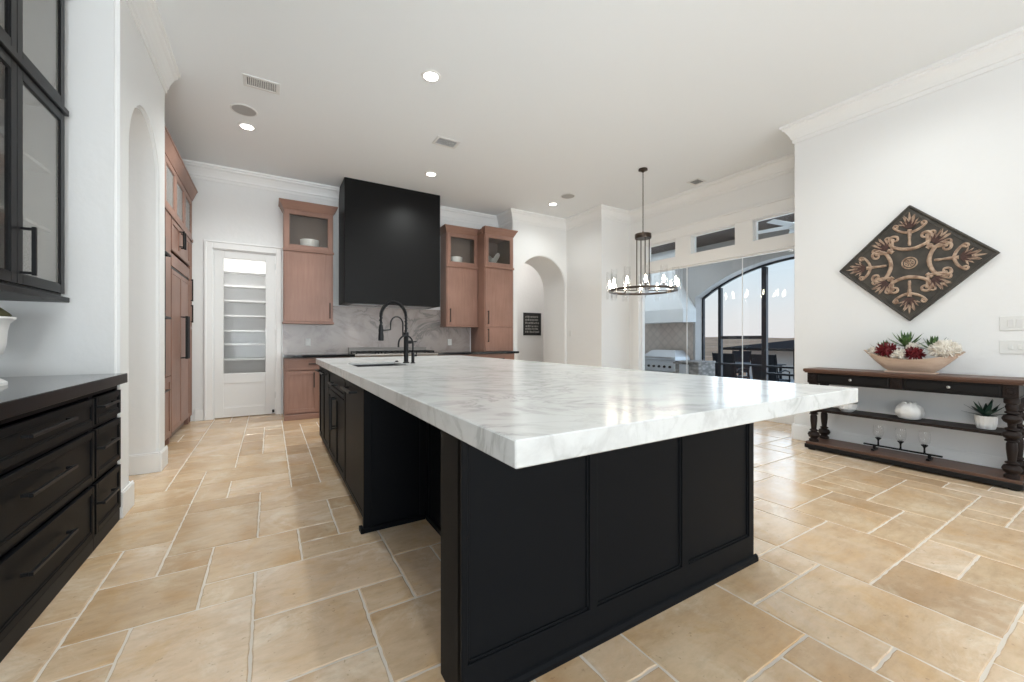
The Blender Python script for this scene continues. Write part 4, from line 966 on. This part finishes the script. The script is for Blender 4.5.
for yc in (TY0+.042, 1.30, TY1-.042):
    bl = MB().box(TX0-.004, yc-.04, .697, TX0+.014, yc+.04, .795, .002)
    bl.lathe([(.026, 0), (.028, -.004), (.022, -.007), (.02, -.003), (.013, -.003), (.012, -.008), (.0, -.010)], (TX0-.004, yc, .746), 20, 'X')
    for k in range(4):
        a_ = PI/4+k*PI/2; bl.ball((TX0-.005, yc+.034*math.cos(a_), .746+.036*math.sin(a_)), .004, .006, .006, 8)
    obj('carved_block', bl, 'espresso', e)
LP = [(.034, .080), (.042, .085), (.042, .105), (.030, .115), (.030, .122), (.044, .132), (.053, .155), (.044, .178), (.023, .19), (.036, .196), (.036, .204), (.022, .212), (.030, .30), (.030, .345), (.023, .36), (.038, .366), (.038, .374), (.028, .382), (.043, .392), (.053, .413), (.043, .434), (.022, .446), (.038, .454), (.038, .462), (.021, .470), (.024, .498), (.043, .512), (.053, .535), (.043, .558), (.022, .57), (.038, .578), (.038, .586), (.028, .594), (.036, .625), (.030, .645), (.042, .655), (.042, .69)]
for (x_, y_) in ((TX0+.042, TY0+.042), (TX0+.042, TY1-.042), (TX1-.045, TY0+.042), (TX1-.045, TY1-.042)):
    obj('leg', MB().lathe(LP, (x_, y_, 0), 20), 'espresso', e)
obj('middle_shelf', MB().box(TX0+.03, TY0+.02, .396, TX1-.01, TY1-.02, .420, .003), 'espresso', e)
obj('bottom_shelf', MB().box(TX0-.005, TY0-.015, .055, TX1, TY1+.015, .081, .003), 'tabletop', e)
obj('plinth', MB().box(TX0-.012, TY0-.022, .015, TX1, TY1+.022, .056, .004), 'espresso2', e)
for (x_, y_) in ((TX0+.03, TY0+.03), (TX0+.03, TY1-.03), (TX1-.03, TY0+.03), (TX1-.03, TY1-.03)):
    obj('foot', MB().lathe([(.03, 0), (.034, .008), (.034, .016)], (x_, y_, 0), 14), 'espresso2', e)
# dough bowl
bx, by, bz = 4.955, 1.245, .838
db = MB(); nU, nV = 33, 9; HL, HW = .335, .13
def bowlpt(s_, t_, inset):      # s along (-1..1), t across (-1..1)
    wv = HW*(1-abs(s_)**2.3)**.75*(1-inset*.08); rim = .125+.075*abs(s_)**2
    base = .004+.20*max(0, (abs(s_)-.40)/.60)**1.25
    base = min(base, rim-.006)
    h = base + (rim-base)*abs(t_)**2.2
    return Vector((bx+wv*t_, by+s_*HL*(1-inset*.02), bz+h+inset*.012*(1-abs(t_)**3)))
for ins in (0, 1):
    g_ = [[db.bm.verts.new(bowlpt(-1+2*i/(nU-1), -1+2*j/(nV-1), ins)) for j in range(nV)] for i in range(nU)]
    for i in range(nU-1):
        for j in range(nV-1):
            f = db.bm.faces.new((g_[i][j], g_[i+1][j], g_[i+1][j+1], g_[i][j+1])); f.smooth = True
            if ins: f.normal_flip()
bmesh.ops.remove_doubles(db.bm, verts=db.bm.verts[:], dist=.0008)
db.box(bx-.05, by-.17, bz, bx+.05, by+.17, bz+.012, .003)
e = tag(obj('dough_bowl', db, 'paleowood'), 'long pale carved wooden bowl of flowers on the console table', 'bowl')
def rosette(name, c, n_, ln, wd, label, cat, m, group, tilt=(15, 80), seed=1, curl=.15, parent=None, th=.004):
    rr = random.Random(seed); mb = MB(); c = Vector(c)
    for k in range(n_):
        t = k/(n_-1); el = R(tilt[0] + (tilt[1]-tilt[0])*t); az = k*2.39996+rr.uniform(-.2, .2)
        d_ = Vector((math.cos(az)*math.cos(el), math.sin(az)*math.cos(el), math.sin(el)))
        mb.leafblade(c, d_, Z if el < R(75) else X, ln*rr.uniform(.85, 1.1)*(1-.25*t), wd, th, curl)
    mb.lathe([(.012, -.03), (.014, .0), (.006, .02)], c, 8)
    if parent: return obj(name, mb, m, parent)
    return tag(obj(name, mb, m), label, cat, group)
gs = 'green succulents in the wooden bowl'
rosette('succulent', (bx+.04, 1.435, 1.01), 18, .16, .018, 'green succulent at the left end of the wooden bowl', 'plant', 'leaf', gs, (5, 80), 2)
rosette('succulent', (bx+.04, 1.285, 1.075), 24, .185, .021, 'tallest green succulent, in the middle of the wooden bowl', 'plant', 'leaf', gs, (5, 84), 4)
rosette('succulent', (bx+.045, 1.11, 1.045), 20, .165, .021, 'green succulent beside the cream blooms on the right of the bowl', 'plant', 'leaf', gs, (5, 82), 6)
def bloom(name, c, r_, n_, pl, m, label, cat, group, seed, sq=.8, wd=.011):
    rr = random.Random(seed); mb = MB(); c = Vector(c); mb.ball(c, r_*.7, r_*.7, r_*.7*sq, 10)
    for k in range(n_):
        zz = 1-1.75*(k+.5)/n_; az = k*2.39996; rad = math.sqrt(max(0, 1-zz*zz))
        d_ = Vector((rad*math.cos(az), rad*math.sin(az), zz)); p = c + Vector((d_.x, d_.y, d_.z*sq))*r_*.68
        up = Vector((rr.uniform(-1, 1), rr.uniform(-1, 1), rr.uniform(-1, 1)))
        mb.leafblade(p, d_+up*.45, up.cross(d_)+Vector((.01, .02, .03)), pl*rr.uniform(.8, 1.2), wd, .0025, .35)
    return tag(obj(name, mb, m), label, cat, group)
bloom('red_flower', (bx-.045, 1.395, 1.035), .078, 120, .042, 'redpetal', 'larger dark red bloom at left in the wooden bowl', 'flower', 'red flowers in the bowl', 1, wd=.014)
bloom('red_flower', (bx-.065, 1.205, 1.012), .064, 100, .036, 'redpetal', 'smaller dark red bloom right of centre in the bowl', 'flower', 'red flowers in the bowl', 2, wd=.013)
bloom('cream_flower', (bx-.03, 1.495, 1.025), .045, 70, .024, 'whitepetal', 'small cream bloom at the left tip of the wooden bowl', 'flower', 'cream flowers in the bowl', 3, wd=.010)
bloom('cream_flower', (bx-.075, 1.298, 1.005), .058, 100, .026, 'whitepetal', 'cream bloom between the two dark red blooms', 'flower', 'cream flowers in the bowl', 4, wd=.011)
bloom('cream_flower', (bx-.01, 1.225, 1.07), .045, 70, .024, 'whitepetal', 'cream bloom behind the smaller red bloom', 'flower', 'cream flowers in the bowl', 5, wd=.010)
bloom('cream_flower', (bx-.02, 1.025, 1.05), .115, 260, .030, 'whitepetal', 'big cream hydrangea filling the right end of the bowl', 'flower', 'cream flowers in the bowl', 6, wd=.012)
# shelf ornaments
def gourd(c, r_, h, label):
    mb = MB(); c = Vector(c); pr = [(.45, 0), (.72, .05), (.96, .28), (1.0, .46), (.92, .68), (.70, .86), (.42, .96), (.2, .93), (.08, .86), (0, .85)]
    mb.lathe([(a_*r_, b_*h) for a_, b_ in pr], c, 48, ribs=9, ribd=.035)
    for k in range(7):
        a_ = 2*PI*k/7; mb.ball(c+Vector((math.cos(a_)*r_*.42, math.sin(a_)*r_*.42, h*.95)), r_*.13, r_*.13, h*.075, 8)
    return tag(obj('ceramic_pumpkin', mb, 'white_ceramic'), label, 'ornament')
gourd((4.96, 1.255, .420), .096, .152, 'white lobed ceramic pumpkin in the middle of the console shelf')
bowl((4.95, 1.71, .420), .078, .085, 'small_bowl', 'small white bowl at the left end of the console shelf', ribs=14)
px_, py_ = 4.955, .80
e = thing('potted_agave', (px_, py_, .420), 'dark green agave in a ribbed white pot on the console shelf', 'plant')
obj('pot', MB().lathe([(.045, 0), (.05, .004), (.060, .05), (.062, .105), (.055, .105), (.052, .06), (0, .055)], (px_, py_, .420), 56, ribs=16, ribd=.035), 'white_ceramic', e)
obj('soil', MB().lathe([(.052, .085), (.05, .094), (0, .098)], (px_, py_, .420), 20), 'soil', e)
rosette('leaves', (px_, py_, .525), 16, .175, .025, '', '', 'leafdark', None, (4, 70), 5, .06, parent=e, th=.006)
# candle holder rail with three glass cups
e = thing('candle_holder', (4.96, 1.31, .081), 'black bar candle holder with three stems on the bottom console shelf', 'candle holder')
obj('rail', MB().box(4.951, 1.045, .122, 4.969, 1.582, .136, .002), 'handle', e)
for yy in (1.50, 1.125):
    obj('foot', MB().box(4.905, yy-.012, .081, 5.015, yy+.012, .093, .002).box(4.905, yy-.009, .093, 4.922, yy+.009, .10).box(4.998, yy-.009, .093, 5.015, yy+.009, .10).box(4.952, yy-.01, .093, 4.968, yy+.01, .124), 'handle', e)
for (yy, lb) in ((1.472, 'left'), (1.314, 'middle'), (1.157, 'right')):
    obj('cup', MB().lathe([(.014, .134), (.007, .14), (.006, .175), (.010, .188), (.020, .198), (.024, .206), (.022, .206), (.014, .200), (0, .196)], (4.96, yy, 0), 20), 'handle', e)
    tag(obj('candle_glass', MB().lathe([(.018, .203), (.034, .225), (.040, .26), (.040, .285), (.035, .325), (.033, .325), (.037, .285), (.037, .26), (.031, .227), (.0, .206)], (4.96, yy, 0), 24), 'clear'), 'clear glass cup in the %s stem of the black candle holder' % lb, 'glass', 'glass cups of the candle holder')

# ================================================================== WALL ART
AY, AZ, AR = 1.30, 1.858, .545
e = thing('wall_art', (5.15, AY, AZ), 'dark diamond-shaped panel with pale gold scrollwork on the right wall', 'wall art')
def dia(r_, x): return [(x, AY, AZ+r_), (x, AY+r_, AZ), (x, AY, AZ-r_), (x, AY-r_, AZ)]
obj('board', MB().prism(dia(AR, 5.168), (-.022, 0, 0)), 'artboard', e)
rim = MB(); P4 = dia(AR-.012, 5.145)
for k in range(4): rim.tube([Vector(P4[k]), Vector(P4[(k+1) % 4])], .011, 8)
P4 = dia(AR-.065, 5.146)
for k in range(4): rim.tube([Vector(P4[k]), Vector(P4[(k+1) % 4])], .004, 6)
obj('rim', rim, 'artboard', e)
AX = 5.143
def apt(a_, u, v, dx=0): # polar frame: u outward along angle a_, v sideways
    return Vector((AX-dx, AY + u*math.sin(a_)+v*math.cos(a_), AZ + u*math.cos(a_)-v*math.sin(a_)))
sc = MB()
def smooth(p, n=6):                                  # Catmull-Rom through 2-D points
    q = [p[0]] + list(p) + [p[-1]]; out = []
    for i in range(1, len(q)-2):
        for k in range(n):
            t = k/n; a0, a1, a2, a3 = q[i-1], q[i], q[i+1], q[i+2]
            out.append(tuple(.5*(2*a1[c]+(a2[c]-a0[c])*t+(2*a0[c]-5*a1[c]+4*a2[c]-a3[c])*t*t+(3*a1[c]-a0[c]-3*a2[c]+a3[c])*t**3) for c in (0, 1)))
    out.append(tuple(p[-1])); return out
CS = smooth([(.130, 0), (.140, .055), (.172, .118), (.225, .150), (.268, .126), (.262, .088), (.232, .084), (.222, .106), (.238, .118)])
HC = smooth([(.285, .004), (.300, .050), (.325, .088), (.355, .112), (.372, .098), (.360, .082), (.346, .090)])
HD = smooth([(.185, .006), (.220, .050), (.255, .078), (.292, .086), (.305, .066), (.290, .052), (.276, .062)])
def taper(sc, a_, pts, s_, r0, r1):
    n_ = len(pts); sc.tube([apt(a_, u, s_*v) for u, v in pts], [r0+(r1-r0)*i/(n_-1) for i in range(n_)], 7)
    sc.ball(apt(a_, pts[-1][0], s_*pts[-1][1]), .009, r1*1.7, r1*1.7, 8)
out = Vector((-1, 0, 0))
for k in range(8):                                   # C scrolls on the four axes, acanthus sprays to corners and sides
    a_ = k*PI/4; long = k % 2 == 0
    def dirv(t): return Vector((0, math.sin(a_+t), math.cos(a_+t)))
    for s_ in (-1, 1):
        if long: taper(sc, a_, CS, s_, .017, .008)
        taper(sc, a_, HC if long else HD, s_, .013, .007)
    u0 = .315 if long else .215
    if long: sc.tube([apt(a_, .165+.15*i/6, 0) for i in range(7)], [.010, .013, .010, .012, .015, .013, .017], 8)
    else: sc.tube([apt(a_, .165+.05*i/3, 0) for i in range(4)], [.018, .014, .015, .012], 8)
    for t, l_ in ((-1.15, .075), (-.75, .085), (-.38, .105), (.38, .105), (.75, .085), (1.15, .075)):
        sc.leafblade(apt(a_, u0+.03, math.sin(t)*.012), dirv(t), out, l_, .014, .009, .15)
    for t in (-.5, .5): sc.leafblade(apt(a_, u0+.075, math.sin(t)*.01), dirv(t), out, .07, .012, .009, .15)
    sc.leafblade(apt(a_, u0+.09, 0), dirv(0), out, .075 if long else .05, .012, .009, .1)
    rd = MB()
    for t, l_ in ((-.95, .06), (-.55, .085), (-.18, .10), (.18, .10), (.55, .085), (.95, .06)):
        rd.leafblade(apt(a_, u0+.012, math.sin(t)*.01, .006), dirv(t), out, l_, .011, .010, .2)
    obj('leaf_spray', rd, 'artred', e)
obj('scrollwork', sc, 'artscroll', e)
md = MB()
for r_, w_ in ((.052, .006), (.034, .005)): md.tube([apt(2*PI*i/32, r_, 0, .002) for i in range(32)], w_, 7, closed=True)
md.ball((AX-.002, AY, AZ), .010, .014, .014, 12)
for k in range(8): md.ball(apt(k*PI/4, .022, 0, .002), .005, .007, .007, 8)
obj('medallion', md, 'artscroll', e)

# ================================================================== PATIO BEYOND THE GLASS
PX = 8.0
struct('floor_patio', MB().box(6.15, -3, -.30, 15.0, 11, -.20), 'concrete')
struct('ceiling_patio', MB().box(6.15, -1.0, 3.15, 8.35, 10.0, 3.27), 'patio_ceiling')
cy_, a__, zt_, rad_ = 3.5, 1.97, 2.665, 3.5
def arc_z(y, d=0): return zt_ - rad_ + math.sqrt((rad_-d)**2 - (y-cy_)**2)
ell = [(cy_ + a__ - 2*a__*k/32, arc_z(cy_ + a__ - 2*a__*k/32)) for k in range(33)]
pw = MB().prism([(PX, 10.0, -.2), (PX, 5.47, -.2)] + [(PX, y_, z_) for y_, z_ in ell] + [(PX, 1.53, -.2), (PX, -1.0, -.2), (PX, -1.0, 3.15), (PX, 10.0, 3.15)], (.34, 0, 0))
struct('wall_patio', pw, 'grey_stucco')
struct('wall_patio_end', MB().box(6.15, 10.0, -.2, 8.34, 10.15, 3.27), 'grey_stucco')
# steel screen in the arch
e = thing('steel_screen', (8.27, 3.5, -.2), 'black steel framed screen filling the patio arch', 'screen')
fx0, fx1 = 8.24, 8.30
af = MB(); el2 = [(cy_ + (a__-.035)*(1-k/16), arc_z(cy_ + (a__-.035)*(1-k/16), .035)) for k in range(33)]
af.prism([(fx0, 5.468, -.2)] + [(fx0, y_, z_-.001) for y_, z_ in ell] + [(fx0, 1.532, -.2), (fx0, 1.567, -.2)] + [(fx0, y_, z_) for y_, z_ in el2[::-1]] + [(fx0, 5.433, -.2)], (fx1-fx0, 0, 0))
obj('arch_frame', af, 'frame', e)
for yc, w_ in ((5.06, .065), (4.16, .09), (2.9, .10), (2.0, .075)):
    zt = arc_z(yc, .05)
    obj('post', MB().box(fx0-.01, yc-w_/2, -.2, fx1+.01, yc+w_/2, zt, .003), 'frame', e)
obj('transom_bar', MB().box(fx0, 4.21, 1.15, fx1, 5.02, 1.215, .003).box(fx0, 2.05, 1.15, fx1, 2.85, 1.215, .003), 'frame', e)
obj('rail', MB().box(fx0, 5.10, .60, fx1, 5.43, .64, .002).box(fx0, 4.21, .60, fx1, 5.02, .64, .002).box(fx0, 2.95, .46, fx1, 4.11, .50, .002).box(fx0, 2.95, .60, fx1, 4.11, .635, .002), 'frame', e)
# outdoor kitchen
e = thing('grill_counter', (7.7, 6.2, -.2), 'stone outdoor kitchen counter against the patio wall', 'counter')
obj('base', MB().box(7.42, 5.49, -.2, 7.98, 5.60, .655).box(7.42, 6.48, -.2, 7.98, 8.2, .655).box(7.42, 5.60, -.2, 7.98, 6.48, .42), 'stone', e)
obj('counter_slab', MB().box(7.38, 4.98, .655, 7.98, 5.52, .69, .004).box(7.38, 6.50, .655, 7.98, 8.22, .69, .004), 'stone', e)
obj('side_base', MB().box(7.42, 5.0, -.2, 7.98, 5.49, .655), 'stone', e)
obj('access_door', MB().box(7.405, 5.22, .10, 7.42, 5.44, .62, .003), 'grill_steel', e)
e = thing('grill', (7.68, 6.05, .42), 'stainless built-in gas grill with lid and black knobs on the patio', 'grill')
obj('firebox', MB().box(7.45, 5.56, .425, 7.95, 6.46, .68, .003), 'grill_steel', e)
obj('control_panel', MB().box(7.40, 5.54, .45, 7.45, 6.48, .625, .004), 'grill_steel', e)
lid = MB().hull(([(7.43, 5.55, .69), (7.94, 5.55, .69), (7.94, 6.47, .69), (7.43, 6.47, .69)], [(7.45, 5.57, .76), (7.94, 5.57, .76), (7.94, 6.45, .76), (7.45, 6.45, .76)])).hull(([(7.45, 5.57, .76), (7.94, 5.57, .76), (7.94, 6.45, .76), (7.45, 6.45, .76)], [(7.62, 5.70, .90), (7.90, 5.70, .90), (7.90, 6.32, .90), (7.62, 6.32, .90)]))
ld = obj('lid', lid, 'grill_steel', e)
obj('lid_handle', MB().tube([(7.39, 5.62, .745), (7.39, 6.40, .745)], .013, 10).box(7.385, 5.64, .735, 7.45, 5.67, .755).box(7.385, 6.35, .735, 7.45, 6.38, .755), 'steel', ld)
for k in range(6): obj('knob', MB().lathe([(.028, 0), (.026, -.03), (.02, -.035)], (7.40, 5.66+k*.14, .545), 14, 'X'), 'handle', e)
tag(obj('patio_hood', MB().hull(([(7.55, 5.45, 1.52), (7.999, 5.45, 1.52), (7.999, 6.75, 1.52), (7.55, 6.75, 1.52)], [(7.55, 5.45, 1.80), (7.999, 5.45, 1.80), (7.999, 6.75, 1.80), (7.55, 6.75, 1.80)])).hull(([(7.55, 5.45, 1.80), (7.999, 5.45, 1.80), (7.999, 6.75, 1.80), (7.55, 6.75, 1.80)], [(7.72, 5.78, 2.35), (7.999, 5.78, 2.35), (7.999, 6.42, 2.35), (7.72, 6.42, 2.35)])).box(7.72, 5.78, 2.35, 7.999, 6.42, 3.148), 'pale_stucco'), 'pale plaster hood tapering up over the patio grill', 'hood')
tag(obj('tile_panel', MB().box(7.985, 5.52, .69, 7.999, 8.0, 1.52), 'tilediag'), 'tan diagonal tile panel behind the patio grill', 'tile panel')
# ceiling fan under the patio roof
e = thing('ceiling_fan', (7.1, 3.1, 3.15), 'pale ceiling fan under the patio roof, seen through the transom', 'fan')
obj('rod', MB().tube([(7.1, 3.1, 3.149), (7.1, 3.1, 2.97)], .015, 10), 'pale_stucco', e)
obj('motor', MB().lathe([(.05, .06), (.10, .04), (.10, -.04), (.06, -.07)], (7.1, 3.1, 2.93), 20), 'pale_stucco', e)
for k in range(5):
    a_ = k*2*PI/5+.5; d_ = Vector((math.cos(a_), math.sin(a_), 0)); s_ = Vector((-d_.y, d_.x, 0))
    obj('blade', MB().obox(Vector((7.1, 3.1, 2.925))+d_*.09-s_*.05-Z*.012, d_*.55, s_*.11+Z*.025, Z*.008, .002), 'pale_stucco', e)
# terrace chairs and table
def terrace_chair(x, y, rz, label):
    e = thing('terrace_chair', (x, y, -.2), label, 'chair', 'black chairs on the terrace'); T = Matrix.Translation((x, y, -.2)) @ Matrix.Rotation(rz, 4, 'Z')
    def part(name, mb, m):
        for v in mb.bm.verts: v.co = T @ v.co
        return obj(name, mb, m, e)
    part('seat', MB().box(-.25, -.25, .42, .25, .25, .45, .01), 'sling')
    part('backrest', MB().obox((-.24, .24, .45), (.48, 0, 0), (0, .03, 0), (0, .10, .56), .008), 'sling')
    for s_ in (-1, 1):
        part('side_frame', MB().tube([(s_*.26, -.26, 0), (s_*.26, -.24, .62), (s_*.26, -.05, .66), (s_*.26, .26, .62)], .016, 8).tube([(s_*.26, .33, 0), (s_*.26, .24, .42), (s_*.26, .36, 1.02)], .016, 8), 'frame')
    part('stretcher', MB().tube([(-.26, .24, .41), (.26, .24, .41)], .014, 8).tube([(-.26, -.24, .41), (.26, -.24, .41)], .014, 8), 'frame')
    return e
for x, y, a_, lb in ((9.70, 6.50, PI/2, 'black terrace chair left of the first steel post'), (9.64, 5.62, PI/2, 'black terrace chair just right of the first steel post'), (9.66, 4.72, PI/2, 'black terrace chair right of the second steel post'), (11.40, 6.55, -PI/2, 'black terrace chair on the far side of the terrace table')):
    terrace_chair(x, y, a_, lb)
e = thing('terrace_table', (10.5, 4.9, -.2), 'long black table on the terrace among the chairs', 'table')
obj('tabletop', MB().box(10.10, 5.0, .50, 10.95, 6.9, .53, .004), 'frame', e)
for (x_, y_) in ((10.16, 5.1), (10.88, 5.1), (10.16, 6.8), (10.88, 6.8)): obj('leg', MB().box(x_-.025, y_-.025, -.2, x_+.025, y_+.025, .50, .003), 'frame', e)
# neighbour's pavilion with a dark roof, and the hills
e = thing('pavilion', (32, 14, -3.0), 'pale building with a dark hip roof beyond the terrace', 'building')
obj('roof', MB().hull(([(28.5, 8.0, .55), (38, 8.0, .55), (38, 17.3, .55), (28.5, 17.3, .55)], [(32, 11.5, 1.15), (34.5, 11.5, 1.15), (34.5, 13.8, 1.15), (32, 13.8, 1.15)])).box(28.5, 8.0, .38, 38, 17.3, .55), 'roof', e)
obj('wall', MB().box(30, 9, -3.2, 37, 16.4, .38), 'farwall', e)
for yy in (9.0, 10.8, 12.6, 14.4, 16.1): obj('post', MB().box(28.9, yy, -3.2, 29.1, yy+.2, .38), 'roof', e)
gr = MB(); nX, nY = 26, 40; rows_ = []; rr_ = random.Random(11)
for i in range(nX):
    x_ = 15+ (i/(nX-1))**2.2*900
    row = []
    for j in range(nY):
        y_ = -200+1400*(j/(nY-1)) if i > 8 else -30+150*(j/(nY-1))
        y_ = (-30-(x_-15)*.5) + (150+(x_-15)*1.5)*(j/(nY-1))
        h = -3.2 + (0 if x_ < 60 else 3.4*min(1, (x_-60)/400)) + rr_.uniform(-.4, .4)*min(1, x_/100) + (4.5*(.5+.5*math.sin(j*.7+i*.4)) if x_ > 380 else 0)
        row.append(gr.bm.verts.new((x_, y_, h)))
    rows_.append(row)
for i in range(nX-1):
    for j in range(nY-1):
        f = gr.bm.faces.new((rows_[i][j], rows_[i+1][j], rows_[i+1][j+1], rows_[i][j+1])); f.smooth = True
struct('ground', gr, 'hill')
